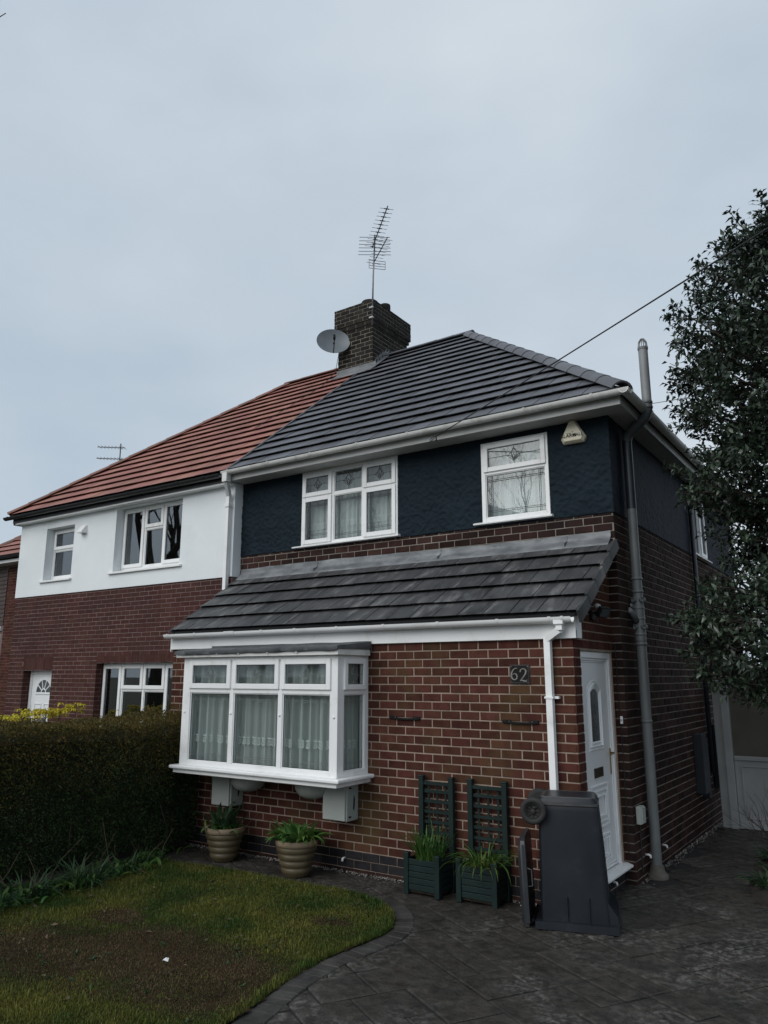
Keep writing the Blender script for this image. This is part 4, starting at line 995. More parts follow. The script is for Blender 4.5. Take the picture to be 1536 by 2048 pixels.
# ================================================================== neighbour's house
NW = 1.06
nbh = thing('semi_detached_house', (-8.7, 3.5, 0), 'adjoining house with white rendered upper wall, red tiled roof and dark brick below', 'house')
NU = (-8.706, -6.977, 3.90, 5.05); NS = (-10.823, -9.935, 3.89, 4.90); NL = (-8.982, -6.80, 1.05, 2.33); ND = (-11.20, -10.28, -.05, 2.215)
nw = wall_core(front(NW), -11.70, -5.775, -.3, 3.62, .30, [NL, ND], 'lower_wall', mt['mortar_nb'], nbh)
nr = wall_core(front(NW-.018), -11.712, -5.765, 3.612, 5.10, .20, [NU, NS], 'white_render', mt['white_render'], nbh)
lint = [(NL[0]-.004, NL[1]+.2, 2.335, 2.462), (ND[0]-.02, ND[1]+.004, 2.22, 2.470)]
rc = lay(-11.705, -5.775, .9, 3.61, .0755, .2275, .0095, -11.70, [NL, ND]+lint, .035)
place_bricks(front(NW), rc, nw, mt['brick_nb'], mt['brick_nb_mass'], 300, [(0, 362, 1440, 2048), (340, 760, 1100, 2048)], proud=.004)
for (a, b, c, d) in lint:
    n = int((b-a)/.076); rc = [(a+(b-a)*i/n+.003, a+(b-a)*(i+1)/n-.003, c, d-.004) for i in range(n)]
    place_bricks(front(NW), rc, nw, mt['brick_nb_mass'], mt['brick_nb_mass'], 0, proud=.004, mass_name='soldier_lintel')
for xx, z1 in ((NL[0], 2.33), (ND[0], 2.21)):
    place_bricks(side(xx), lay(NW+.003, NW+.30, .9, z1, .0755, .2275, .0075, NW+.1, [], .035), nw, mt['brick_nb_mass'], mt['brick_nb_mass'], 0, proud=.004, mass_name='reveal_bricks')
MB().box(-11.70, -11.5, NW+.3, 8.6, -.3, 5.1).build('end_wall', mt['brick_nb_mass'], nbh); MB().box(-11.5, -5.76, 8.4, 8.6, -.3, 5.1).build('rear_wall', mt['brick_nb_mass'], nbh)
MB().box(-11.5, -5.78, NW+.3, 8.4, 2.6, 2.7).build('added_floor', mt['inner'], nbh); MB().box(-11.5, -5.78, 4.0, 4.1, 0, 5.1).build('added_partition', mt['inner'], nbh)
MB().box(-9.5, -9.4, NW+.3, 4.0, 0, 5.1).build('added_partition', mt['inner'], nbh); MB().box(-11.7, -5.78, NW+.25, 8.5, 5.12, 5.16).build('loft_floor', mt['inner'], nbh)
FN = front(NW+.15); kw = dict(lead=False, g='glass_dark', m='upvc')
a = make_window(nbh, FN, NU[0]+.002, NU[1]-.002, NU[2]+.04, NU[3]-.002, [(NU[0], -8.115, ['s']), (-8.115, -7.615, ['f', 's']), (-7.615, NU[1], ['s'])], [[], [4.64], []], **kw)
MB(front(NW-.018)).prism([(-.17, NU[2]-.03), (.045, NU[2]-.038), (.045, NU[2]-.005), (-.17, NU[2]+.035)], NU[0]-.10, NU[1]+.06).build('sill', mt['upvc'], a, bevel=.004)
a = make_window(nbh, FN, NS[0]+.002, NS[1]-.002, NS[2]+.04, NS[3]-.002, [(NS[0], NS[1], ['f', 's'])], [[4.49]], **kw)
MB(front(NW-.018)).prism([(-.17, NS[2]-.03), (.045, NS[2]-.038), (.045, NS[2]-.005), (-.17, NS[2]+.035)], NS[0]-.08, NS[1]+.03).build('sill', mt['upvc'], a, bevel=.004)
a = make_window(nbh, FN, NL[0]+.002, NL[1]-.002, NL[2]+.04, NL[3]-.002, [(NL[0], -8.455, ['s']), (-8.455, -7.89, ['f', 's']), (-7.89, -7.345, ['f', 's']), (-7.345, NL[1], ['s'])], [[], [1.89], [1.89], []], **kw)
for (o0, o1, o2, o3) in ((NU[0]+.25, NU[0]+.55, 5.02, 5.045), (NL[0]+.2, NL[0]+.55, 2.30, 2.322)): MB(FN).box(o0, o1, .001, .014, o2-.012, o3-.01).build('trickle_vent', mt['upvc'], a)
# neighbour's door
nd = MB(FN).box(ND[0]+.07, ND[1]-.05, -.05, -.02, .05, 2.16).build('door', mt['door'], nbh)
dfn = MB(FN); dfn.box(ND[0]+.002, ND[0]+.07, -.07, 0, -.05, 2.213); dfn.box(ND[1]-.05, ND[1]-.002, -.07, 0, -.05, 2.213); dfn.box(ND[0]+.07, ND[1]-.05, -.07, -.001, 2.15, 2.213)
dfn.build('door_frame', mt['upvc'], nd, bevel=.004)
fc = (-10.735, 1.81); fan = MB(FN); fan.slab([(fc[0]+.235*math.cos(math.pi*i/16), fc[1]+.235*math.sin(math.pi*i/16)) for i in range(17)], -.0195, -.012); fan.build('fanlight_glass', mt['glass_obs'], nd)
fs_ = MB(FN)
stroke(fs_, [(fc[0]+.25*math.cos(math.pi*i/16), fc[1]+.25*math.sin(math.pi*i/16)) for i in range(17)], .035, -.0195, .014); stroke(fs_, [(fc[0]-.27, fc[1]-.01), (fc[0]+.27, fc[1]-.01)], .035, -.019, .014)
stroke(fs_, [(fc[0]+.07*math.cos(math.pi*i/10), fc[1]+.07*math.sin(math.pi*i/10)) for i in range(11)], .02, -.0185, .012)
for an in (36, 72, 108, 144): stroke(fs_, [(fc[0]+.06*math.cos(R(an)), fc[1]+.06*math.sin(R(an))), (fc[0]+.24*math.cos(R(an)), fc[1]+.24*math.sin(R(an)))], .018, -.018, .011)
fs_.build('fanlight_bars', mt['door'], nd)
for u0, u1 in ((-11.0, -10.78), (-10.70, -10.48)): MB(FN).ring(u0, u1, .95, 1.62, .022, -.0195, -.008).build('panel_moulding', mt['door'], nd, bevel=.006)
MB(FN).box(-10.78, -10.70, -.0195, .0, 1.44, 1.50).build('door_knocker', mt['alu'], nd, bevel=.01); MB(FN).box(-10.87, -10.61, -.0195, -.008, 1.30, 1.36).build('letter_box', mt['alu'], nd)
# roof
NX, NA = -11.86, -8.12
nro = MB(); nro.v = [Vector(q) for q in ((NX, ER[0], ER[1]), (-5.742, ER[0], ER[1]), (-5.742, 4.92, RZ), (NA, 4.92, RZ), (NX, 8.99, ER[1]), (-5.742, 8.99, ER[1]), (NX+.06, .91, ER[1]-.05), (-5.742, .91, ER[1]-.05), (-5.742, 8.93, ER[1]-.05), (NX+.06, 8.93, ER[1]-.05))]
nro.f = [(0, 1, 2, 3), (0, 3, 4), (3, 2, 5, 4), (6, 7, 1, 0), (9, 6, 0, 4), (8, 9, 4, 5), (9, 8, 7, 6)]
nroof = nro.build('roof', mt['felt'], nbh)
tile_roof(nroof, (NX, ER[0], ER[1]), (1, 0, 0), Vf, [(0, 0), (-5.76-NX, 0), (-5.76-NX, LS), (NA-NX, LS)], GA, .30, mt['tile_red'], mt['tile_red_mass'], 295)
sl3 = (RZ-ER[1])/(NA-NX)
tile_roof(nroof, (NX, 8.99, ER[1]), (0, -1, 0), (1, 0, sl3), [(0, 0), (8.14, 0), (4.07, math.hypot(NA-NX, RZ-ER[1]))], GA, .30, mt['tile_red_mass'], mt['tile_red_mass'], 0)
caps(nroof, 'hip_tile', (NX-.02, ER[0]-.02, ER[1]+.05), (NA, 4.92, RZ+.05), nf+Vector((-sl3, 0, 1)).normalized(), mt['hip_red'], .42, .12, .11, 66, .045)
caps(nroof, 'ridge_tile', (NA-.1, 4.92, RZ+.05), (-6.34, 4.92, RZ+.05), (0, 0, 1), mt['hip_red'], .44, .12, .115, 60, .045)
gutter(nbh, front(.80), -11.92, -5.86, 5.20, mt['black_pvc'], .62)
MB(front(.90)).box(-11.78, -5.76, 0, .02, 5.09, 5.235).build('fascia', mt['black_pvc'], nbh)
MB().box(-11.78, -5.765, .902, NW-.02, 5.06, 5.10).build('soffit', mt['upvc'], nbh)
MB().box(-11.80, -11.72, .902, 8.9, 5.06, 5.10).build('soffit', mt['upvc'], nbh)

# ================================================================== far house at the left edge
fh = thing('distant_house', (-15.5, 7, 0), 'far brick house with red hipped roof glimpsed past the white rendered wall', 'house')
FY = 4.0; FX0, FX1 = -18.3, -12.3
MB().box(FX0, FX1, FY, 11.5, -.3, 5.2).build('wall', mt['mortar_nb'], fh)
place_bricks(front(FY), lay(-17.25, -15.2, 1.0, 5.0, .0755, .2275, .008, FX0, [], .03), fh, mt['brick_mass'], mt['brick_mass'], 0, proud=.006)
for i in range(14): MB(front(FY)).prism([(0, 3.45+i*.11), (.03, 3.45+i*.11), (.012, 3.555+i*.11), (0, 3.555+i*.11)], FX0, -17.26).build('cladding_board', mt['wood_dark'], fh)
MB(front(FY)).box(FX0, -17.3, 0, .06, 3.30, 3.42).build('sill_band', mt['upvc'], fh)
wfd = make_window(fh, front(FY-.02), FX0+.1, -17.35, 1.6, 3.2, [(FX0+.1, -17.35, ['f'])], [[]], lead=False, g='glass_dark')
e0 = 5.22; hx = FX0-.35
frf = MB(); frf.v = [Vector(q) for q in ((hx, 3.6, e0), (FX1+.3, 3.6, e0), (FX1+.3, 11.9, e0), (hx, 11.9, e0), (hx+3.45, 7.75, 8.3), (hx+3.2, 7.75, 8.3))]
frf.f = [(0, 1, 4, 5), (1, 2, 4), (2, 3, 5, 4), (3, 0, 5), (3, 2, 1, 0)]; frr = frf.build('roof', mt['felt'], fh)
sF = (8.3-e0)/4.15
tile_roof(frr, (hx, 3.6, e0), (1, 0, 0), (0, 1, sF), [(0, 0), (FX1+.3-hx, 0), (3.45, 4.15*math.hypot(1, sF)), (3.2, 4.15*math.hypot(1, sF))], .34, .33, mt['tile_red_mass'], mt['tile_red_mass'], 0)
caps(frr, 'hip_tile', (hx-.02, 3.58, e0+.05), (hx+3.2, 7.75, 8.35), Vector((-.6, -.6, 1)), mt['hip_red'], .45)
gutter(fh, front(3.55), hx-.05, FX1+.3, 5.22, mt['black_pvc'], 1.2); MB().box(hx+.1, FX1+.2, 3.65, 4.0, 5.06, 5.14).build('soffit', mt['upvc'], fh)

# ================================================================== aerials and dish
def yagi(t, o, d, back, fwd, n, rod, rr, m, boom=.011, z_up=0.0, thick=None):
    o, d = Vector(o), Vector(d).normalized(); s_ = d.cross(Vector((0, 0, 1))).normalized()
    MB().tube([o-d*back, o+d*fwd], boom, 6).build('boom', m, t)
    for i in range(n):
        q = o-d*back+d*(back+fwd)*(i+.3)/n; l = rod*(1-.02*i)
        MB().tube([q-s_*l/2, q+s_*l/2], rr, 5).build('element', m, t)
        if thick: MB().tube([q-s_*.05, q+s_*.05], thick, 5).build('clip', m, t)
ta = thing('tv_aerial', (-5.46, 4.36, 9.2), 'tall mast with cluster of television aerials clamped to the sooty chimney', 'aerial')
MX, MY = -5.46, 4.345
MB().tube([(MX, MY, 9.05), (MX+.02, MY, 10.1), (MX+.06, MY, 11.0)], [.019, .017, .015], 8).build('mast', mt['alu'], ta, smooth=True)
for z in (9.2, 9.42): MB().box(MX-.06, MX+.03, MY-.03, MY+.02, z, z+.035).build('clamp', mt['alu'], ta)
dA = (.78, -.72, .04)
yagi(ta, (MX+.06, MY, 10.92), dA, .25, 1.15, 11, .34, .0045, mt['alu_dark'], .011, thick=.011)
yagi(ta, (MX+.05, MY, 10.45), (.86, -.66, .06), .10, .85, 9, .30, .004, mt['alu_dark'], .011)
yagi(ta, (MX+.055, MY, 10.70), (.60, -.86, .02), .20, .55, 6, .68, .006, mt['alu_dark'], .010)
rf = MB(); s_ = Vector((.70, .72, 0)).normalized()
for k in range(4): q = Vector((MX+.05, MY+.1, 10.33+k*.06)); rf.tube([q-s_*.17, q+s_*.17], .006, 5)
for sg in (-1, 1): q = Vector((MX+.05, MY+.1, 10.33))+s_*.17*sg; rf.tube([q, q+Vector((0, 0, .18))], .006, 5)
rf.build('reflector', mt['alu'], ta)
ds = thing('satellite_dish', (-6.30, 4.42, 8.85), 'oval grey satellite dish mounted on the front of the chimney', 'satellite dish')
dc = Vector((-6.34, 4.20, 8.86)); ax = Vector((.66, -.72, .22)).normalized(); ux = ax.cross(Vector((0, 0, 1))).normalized(); uz = ux.cross(ax)
mb = MB(); nr_, na_ = 8, 36
for t in (0, .006):
    for i in range(nr_+1):
        for j in range(na_):
            a_ = 2*math.pi*j/na_; r_ = i/nr_; mb.v.append(dc+ux*(.345*r_*math.cos(a_))+uz*(.30*r_*math.sin(a_))+ax*(.075*r_*r_-.05-t))
Np = (nr_+1)*na_
for i in range(nr_):
    for j in range(na_):
        a, b = i*na_+j, i*na_+(j+1) % na_; mb.f.append((a, b, b+na_, a+na_)); mb.f.append((Np+b, Np+a, Np+a+na_, Np+b+na_))
for j in range(na_): a, b = nr_*na_+j, nr_*na_+(j+1) % na_; mb.f.append((a, b, Np+b, Np+a))
mb.build('reflector', mt['dish'], ds, smooth=True, auto=50)
low = dc-uz*.29
MB().tube([low+ax*.01, low+ax*.16+uz*.02, low+ax*.30+uz*.16], .010, 6).build('arm', mt['iron'], ds); MB().tube([low+ax*.28+uz*.14, low+ax*.27+uz*.25], .026, 10).build('receiver', mt['iron'], ds, smooth=True)
MB().tube([dc-ax*.05, Vector((-6.30, 4.425, 8.80))], .022, 8).build('bracket', mt['iron'], ds)
MB().tube([Vector((-6.36, 4.40, 8.6)), Vector((-6.38, 4.34, 8.25)), Vector((-6.45, 4.0, 7.85)), Vector((-6.6, 3.2, 7.2)), Vector((-6.75, 2.4, 6.55))], .006, 5).build('cable', mt['cable'], ds)
tb = thing('tv_aerial', (-16.95, 7.0, 8.7), 'small pair of television aerials peeping over the red roof', 'aerial')
MB().tube([(-16.95, 7.0, 7.6), (-16.95, 7.0, 9.25)], .02, 6).build('mast', mt['alu_dark'], tb)
yagi(tb, (-16.95, 7, 9.12), (-.95, -.55, .06), .15, .75, 8, .34, .007, mt['alu_dark'], .012); yagi(tb, (-16.95, 7, 8.75), (-.95, -.55, .06), .15, .75, 8, .34, .007, mt['alu_dark'], .012)

# ================================================================== fixtures on the house
def meter(x0, x1, label):
    t = thing('meter_box', ((x0+x1)/2, -.12, .55), label, 'meter box', 'meter boxes under the bay window')
    MB().box(x0, x1, -.225, -.012, .555, .952).build('body', mt['grp'], t, bevel=.008)
    MB(front(-.225)).box(x0+.012, x1-.012, 0, .025, .565, .945).build('lid', mt['grp'], t, bevel=.006)
    MB(side(x1)).slab([(-.11, .68), (-.10, .66), (-.085, .70), (-.085, .78), (-.10, .82), (-.105, .78)], -.002, .004).build('key_slot', mt['iron'], t)
    for z in (.60, .90): MB(side(x1)).box(-.19, -.15, -.002, .006, z-.008, z+.008).build('hinge', mt['iron'], t)
meter(-2.895, -2.565, 'grey meter box under the right end of the bay window'); meter(-4.65, -4.33, 'grey meter box above the pot of tulips by the hedge')
pq = thing('house_number_plaque', (-.563, -.01, 2.03), 'black square plaque with number 62 beside the white downpipe', 'number plaque')
u0, u1, z0, z1, nt_ = -.669, -.457, 2.032, 2.222, .022
oct_ = lambda e: [(u0+nt_+e, z0+e), (u1-nt_-e, z0+e), (u1-e, z0+nt_+e), (u1-e, z1-nt_-e), (u1-nt_-e, z1-e), (u0+nt_+e, z1-e), (u0+e, z1-nt_-e), (u0+e, z0+nt_+e)]
sqr = [(u0, z0), (u1, z0), (u1, z1), (u0, z1)]
MB(front(0)).slab(sqr, .008, .018).build('backing', mt['plaque_edge'], pq, bevel=.004); MB(front(0)).slab(oct_(.012), .0185, .021).build('face', mt['iron'], pq)
rm = MB(front(0)); pts = oct_(.010); stroke(rm, pts+[pts[0]], .008, .0185, .006); rm.build('rim', mt['plaque_edge'], pq)
dgt = MB(front(0)); cu, cz, s_ = -.618, 2.127, .062
six = [(cu+.55*s_, cz+.98*s_), (cu+.15*s_, cz+.95*s_), (cu-.25*s_, cz+.65*s_), (cu-.52*s_, cz+.15*s_), (cu-.55*s_, cz-.35*s_), (cu-.35*s_, cz-.75*s_), (cu+.02*s_, cz-.88*s_), (cu+.38*s_, cz-.70*s_), (cu+.48*s_, cz-.35*s_), (cu+.35*s_, cz-.02*s_), (cu+.05*s_, cz+.12*s_), (cu-.28*s_, cz-.0*s_), (cu-.48*s_, cz-.25*s_)]
stroke(dgt, six, [.005, .008, .012, .015, .016, .013, .009, .012, .014, .012, .007, .005, .004], .0205, .005)
cu, cz, s_ = -.522, 2.118, .068
two = [(cu-.48*s_, cz+.45*s_), (cu-.42*s_, cz+.75*s_), (cu-.10*s_, cz+.95*s_), (cu+.28*s_, cz+.88*s_), (cu+.46*s_, cz+.58*s_), (cu+.36*s_, cz+.22*s_), (cu+.02*s_, cz-.25*s_), (cu-.35*s_, cz-.62*s_), (cu-.55*s_, cz-.85*s_), (cu-.25*s_, cz-.72*s_), (cu+.10*s_, cz-.82*s_), (cu+.42*s_, cz-.88*s_), (cu+.58*s_, cz-.62*s_)]
stroke(dgt, two, [.012, .010, .008, .012, .016, .015, .010, .006, .006, .012, .014, .010, .004], .0206, .005)
dgt.build('numerals', mt['plaque_num'], pq)
for u, z in ((u0+.02, z0+.02), (u1-.02, z0+.02), (u0+.02, z1-.02), (u1-.02, z1-.02)): MB().lathe([(.007, 0), (.006, .005), (.001, .006)], (u, -.018, z), 8, (0, -1, 0)).build('screw', mt['plaque_num'], pq)
def wbracket(x0, x1, z, label):
    t = thing('wall_bracket', ((x0+x1)/2, -.01, z), label, 'bracket', 'iron brackets on the porch wall')
    mb = MB(front(0)); n = 14
    pts = [(x0+(x1-x0)*i/n, z-.010*math.sin(math.pi*i/n)) for i in range(n+1)]; stroke(mb, pts, .020, .008, .02); mb.build('bar', mt['iron'], t)
    for u in (x0+.045, x1-.045): MB(front(0)).box(u-.045, u+.045, .002, .012, z-.019, z+.021).build('end_plate', mt['iron'], t, bevel=.004)
    for u in (x0+.02, x0+.07, x1-.07, x1-.02): MB().lathe([(.006, 0), (.005, .004), (.001, .005)], (u, -.012, z+.004), 8, (0, -1, 0)).build('screw', mt['alu'], t)
wbracket(-2.139, -1.748, 1.660, 'black iron wall bracket nearer the bay window'); wbracket(-.768, -.381, 1.660, 'black iron wall bracket below the number plaque')
al = thing('alarm_box', (-.28, 1.17, 4.88), 'cream burglar alarm box fixed on the navy wall under the eaves', 'alarm box')
fa = [(-.392, 4.915), (-.312, 5.078), (-.272, 5.078), (-.185, 4.915), (-.205, 4.872), (-.372, 4.872)]
ac = (-.287, 4.965); fa = [(ac[0]+(u-ac[0])*1.2, ac[1]+(z-ac[1])*1.18-.01) for u, z in fa]; bk = [(ac[0]+(u-ac[0])*1.24, ac[1]+(z-ac[1])*1.2) for u, z in fa]
mb = MB(front(D-.012)); n = 6
mb._add([(u, 0, z) for u, z in bk]+[(u, .045, z) for u, z in bk]+[(u, .085, z) for u, z in fa], [tuple(range(6))[::-1], (12, 13, 14, 15, 16, 17)]+[(k+i, k+(i+1) % 6, k+6+(i+1) % 6, k+6+i) for k in (0, 6) for i in range(6)])
mb.f = [f[::-1] for f in mb.f]
mb.build('body', mt['cream'], al, bevel=.004)
tm = {}
for body, u, sz, m_ in (('ALARM', -.338, .060, 'iron'), ('CALL', -.220, .055, 'plaque_edge')):
    me = text_mesh(body, sz, .0008); me.materials.clear(); me.materials.append(mt[m_])
    obj_from('lettering', me, al, Matrix.Translation((u, D-.0985, 4.905)) @ Matrix.Rotation(math.pi/2, 4, 'X') @ (Matrix.Diagonal((1.02 if body == 'ALARM' else 1.0, 1, 1, 1))))
tk = MB(front(D-.097)); stroke(tk, [(-.365, 4.937), (-.300, 4.937)], .004, .0006, .001); stroke(tk, [(-.292, 4.942), (-.283, 4.956), (-.274, 4.942)], .005, .0006, .001); tk.build('logo_marks', mt['iron'], al)
# floodlight
fl2 = thing('floodlight', (.02, .56, 2.70), 'small black floodlight angled out from the porch side wall', 'lamp')
MB(side(.006)).box(.50, .62, 0, .035, 2.68, 2.78).build('mount', mt['iron'], fl2, bevel=.006); MB().tube([(.03, .56, 2.74), (.09, .58, 2.78), (.12, .60, 2.77)], .012, 8).build('arm', mt['iron'], fl2)
hf = Frame((.13, .60, 2.76), (.35, .94, 0), (.80, -.30, -.52), (.5, -.1, .75)); hf.Z = hf.U.cross(hf.N).normalized(); hf.flip = False
MB(hf).box(-.075, .075, -.03, .02, -.055, .055).build('head', mt['iron'], fl2, bevel=.005); MB(hf).box(-.062, .062, .0205, .024, -.043, .043).build('lens', mt['glass_obs'], fl2)
MB().lathe([(.02, 0), (.035, .01), (.035, .035), (.015, .05)], (.075, .575, 2.80), 10).build('sensor', mt['grp'], fl2, smooth=True)
# small wall items
db = thing('door_bell', (.11, 1.20, 1.60), 'tiny white bell push on the brick corner beside the door', 'door bell')
MB(front(D-.008)).box(.045, .072, 0, .016, 1.605, 1.685).build('body', mt['upvc'], db, bevel=.004); MB(front(D-.024)).box(.052, .065, 0, .004, 1.63, 1.655).build('button', mt['grp'], db)
jb = thing('junction_box', (.12, 1.40, .58), 'grey cable box low on the wall beside the soil pipe', 'junction box')
MB(side(.115)).box(1.30, 1.44, 0, .055, .575, .755).build('body', mt['grp'], jb, bevel=.008); MB(side(.115)).box(1.312, 1.428, .055, .068, .585, .745).build('cover', mt['grp'], jb, bevel=.004)
MB().tube([(.13, 1.37, .575), (.13, 1.37, .1)], .008, 6).build('conduit', mt['cable'], jb)
for i, (P, dv) in enumerate((((.112, 1.56, .235), (1, 0, 0)), ((.112, 2.23, .22), (1, 0, 0)), ((.0, .74, .115), (1, 0, 0)), ((-2.74, -.01, .14), (0, -1, 0)))):
    P = Vector(P); dv = Vector(dv); tp = Vector((dv.y, -dv.x, 0))
    MB().tube([P, P+dv*.035, P+dv*.05+Vector((0, 0, -.004)), P+dv*.056+Vector((0, 0, -.03))], .012, 10).build('overflow_elbow', mt['upvc'], house, smooth=True)
cbm = MB(); cbm.tube([(.035, D-.012, 2.45), (.04, D-.013, 1.9), (.05, D-.012, 1.2), (.045, D-.014, .3)], .005, 5); cbm.build('wall_cable', mt['cable'], house)
MB().tube([(.165, 4.98, .75), (.165, 4.98, 5.08)], .034, 12).build('side_downpipe', mt['navy_pipe'], house, smooth=True)
MB(side(.115)).box(4.12, 4.40, 0, .12, .55, 1.33).build('pipe_boxing', mt['navy_pipe'], house, bevel=.006); MB(side(.115)).box(4.46, 4.60, 0, .09, .45, 1.25).build('pipe_boxing', mt['navy_pipe'], house, bevel=.006)
MB(side(.115)).box(5.25, 5.6, 0, .10, .50, 1.40).build('pipe_boxing', mt['navy_pipe'], house, bevel=.006)
vn = thing('extractor_vent', (-9.64, 1.0, 4.70), 'small white cowled vent on the white rendered wall', 'vent')
MB(front(NW-.018)).prism([(0, 4.83), (.02, 4.84), (.11, 4.72), (.11, 4.69), (0, 4.69)], -9.70, -9.55).build('cowl', mt['upvc'], vn, bevel=.004); MB(front(NW-.018)).box(-9.715, -9.535, .0005, .008, 4.675, 4.85).build('flange', mt['upvc'], vn)

# ================================================================== cables
def sag(a, b, s_, n=24): a, b = Vector(a), Vector(b); return [a.lerp(b, i/n)-Vector((0, 0, s_*4*(i/n)*(1-i/n))) for i in range(n+1)]
tw = thing('telephone_cable', (-1.966, .78, 5.11), 'thin black overhead cable running from the gutter past the dark roof', 'cable')
MB().tube(sag((-1.966, .80, 5.11), (15.2, -10.56, 5.23), .10, 30), .0065, 6).build('span', mt['cable'], tw)
MB().tube([(-1.966, .80, 5.11), (-1.99, .86, 5.07), (-2.03, .89, 5.10), (-1.98, .90, 5.13)], .007, 6).build('clamp', mt['cable'], tw)
MB().tube([(-1.97, .80, 5.12), (-2.0, .78, 5.07), (-2.06, .80, 5.05), (-2.08, .84, 5.09), (-2.02, .84, 5.14)], .005, 6).build('drop_loop', mt['cable'], tw)
tx = thing('guy_wire', (UX, UY, 5.26), 'thin wire stretched from the soil vent pipe into the holly', 'wire')
MB().tube(sag((UX+.055, UY-.02, 5.25), (2.2, 1.75, 5.35), .02, 10), .004, 5).build('span', mt['alu'], tx); MB().tube([(UX-.055, UY+.02, 5.23), (UX-.17, UY+.13, 5.20)], .006, 5).build('stay', mt['alu'], tx)

# ================================================================== side gate
gt = thing('side_gate', (.8, 5.03, 0), 'grey white door and post closing the passage beside the house', 'gate')
MB().box(.235, .345, 5.00, 5.12, 0, 2.05).build('post', mt['gate'], gt, bevel=.006); MB().box(.348, .455, 4.97, 5.10, .0, 2.05).build('post', mt['gate'], gt, bevel=.006)
MB().box(.46, 1.40, 5.02, 5.07, .06, .93).build('lower_panel', mt['gate'], gt); MB().box(.46, 1.40, 4.995, 5.085, .931, .99).build('rail', mt['gate'], gt, bevel=.008)
MB().box(.46, 1.40, 5.03, 5.06, .991, 2.05).build('upper_panel', mt['panel_tan'], gt); MB().box(.46, 1.40, 4.995, 5.085, .01, .059).build('threshold', mt['gate'], gt, bevel=.006)
MB(front(5.02)).ring(.54, 1.32, .14, .86, .02, .001, .012).build('panel_moulding', mt['gate'], gt, bevel=.005)
MB().box(1.40, 4.0, 5.0, 5.12, -.1, 1.9).build('return_fence', mt['wood_dark'], gt)

# ================================================================== pots, planters, bin
def pot(x, y, label, r=.232, h=.37):
    t = thing('plant_pot', (x, y, 0), label, 'plant pot', 'ribbed pots under the bay window')
    pr = [(.54*r, 0), (.60*r, .012)]
    nb_ = 4
    for i in range(nb_):
        z0 = .02+i*(h-.085)/nb_; z1 = .02+(i+1)*(h-.085)/nb_; r0 = r*(.62+.32*i/nb_); r1 = r*(.62+.32*(i+1)/nb_)
        for k in range(6): f = k/5; pr.append((r0+(r1-r0)*f+.013*math.sin(math.pi*f)-.003, z0+(z1-z0)*f))
    MB().lathe(pr, (x, y, .001), 36).build('body', mt['terracotta'], t, smooth=True)
    zt = h-.065; MB().lathe([(r*.90, zt), (r*.98, zt+.012), (r*1.0, zt+.04), (r*.985, h), (r*.88, h+.002), (r*.86, h-.05)], (x, y, 0), 36).build('rim', mt['pot_rim'], t, smooth=True, auto=50)
    MB().lathe([(r*.85, h-.06), (r*.86, h-.03), (r*.4, h-.015)], (x, y, 0), 24).build('soil', mt['soil'], t)
    return t
P1 = (-4.23, -.40); P2 = (-3.07, -.46)
pot(*P1, 'ribbed tan pot nearer the hedge, planted with tulips'); pot(*P2, 'ribbed tan pot nearer the planters, full of bright green leaves')
def straps(mb, specs):
    for (b, az_, ln, wd, bend, el_) in specs:
        b = Vector(b); n = 6; h = Vector((math.cos(az_), math.sin(az_), 0)); s_ = Vector((-h.y, h.x, 0)); p = b.copy(); e = el_; base = len(mb.v)
        for i in range(n+1):
            f = i/n; wf = wd*(.55+1.2*f*(1-f)*1.6)*(1-f**4); fold = wf*.28
            up = Vector((0, 0, 1))*math.cos(e)-h*math.sin(e)
            mb.v += [p-s_*wf/2+up*fold, p.copy(), p+s_*wf/2+up*fold]
            p = p+(h*math.cos(e)+Vector((0, 0, 1))*math.sin(e))*ln/n; e -= bend/n
        for i in range(n):
            a = base+i*3; mb.f += [(a, a+1, a+4, a+3), (a+1, a+2, a+5, a+4)]
def clump(name, label, c, rad, n, ln, wd, m, cat='plant', group=None, el_=(1.0, 1.5), bend=(.4, 1.9), z=0, seed=1, extra=None):
    r_ = random.Random(seed); sp = []
    t = thing(name, (c[0], c[1], z), label, cat, group)
    for _ in range(n):
        a = r_.uniform(0, 6.28); q = math.sqrt(r_.random())*rad
        sp.append(((c[0]+q*math.cos(a), c[1]+q*math.sin(a), z), a+r_.gauss(0, .7), r_.uniform(*ln), r_.uniform(*wd), r_.uniform(*bend), r_.uniform(*el_)))
    mb = MB(); straps(mb, sp); mb.build('leaves', m, t, smooth=True)
    for e in extra or ():
        mb = MB(); straps(mb, [((c[0]+r_.gauss(0, rad*.6), c[1]+r_.gauss(0, rad*.6), z), r_.uniform(0, 6.28), r_.uniform(*e[1]), r_.uniform(*e[2]), r_.uniform(*e[3]), r_.uniform(.7, 1.4)) for _ in range(e[0])]); mb.build(e[5], e[4], t, smooth=True)
    return t
clump('tulip_plant', 'grey green tulip leaves and dark pansies in the pot nearer the hedge', P1, .16, 34, (.20, .40), (.03, .06), mt['broad_dk'], z=.33, seed=3, bend=(.2, 1.3), el_=(1.1, 1.55),
      extra=[(60, (.10, .20), (.025, .05), (.8, 2.4), mt['strap'], 'low_leaves'), (14, (.25, .42), (.006, .010), (.2, .8), mt['twig_pale'], 'stalks')])
clump('primula_plant', 'bright green broad leaved plant spilling over the pot nearer the planters', P2, .18, 95, (.16, .32), (.045, .08), mt['broad'], z=.33, seed=5, bend=(.8, 2.3), el_=(.7, 1.5),
      extra=[(14, (.25, .36), (.008, .014), (1.8, 3.4), mt['strap_y'], 'trailing_leaves')])
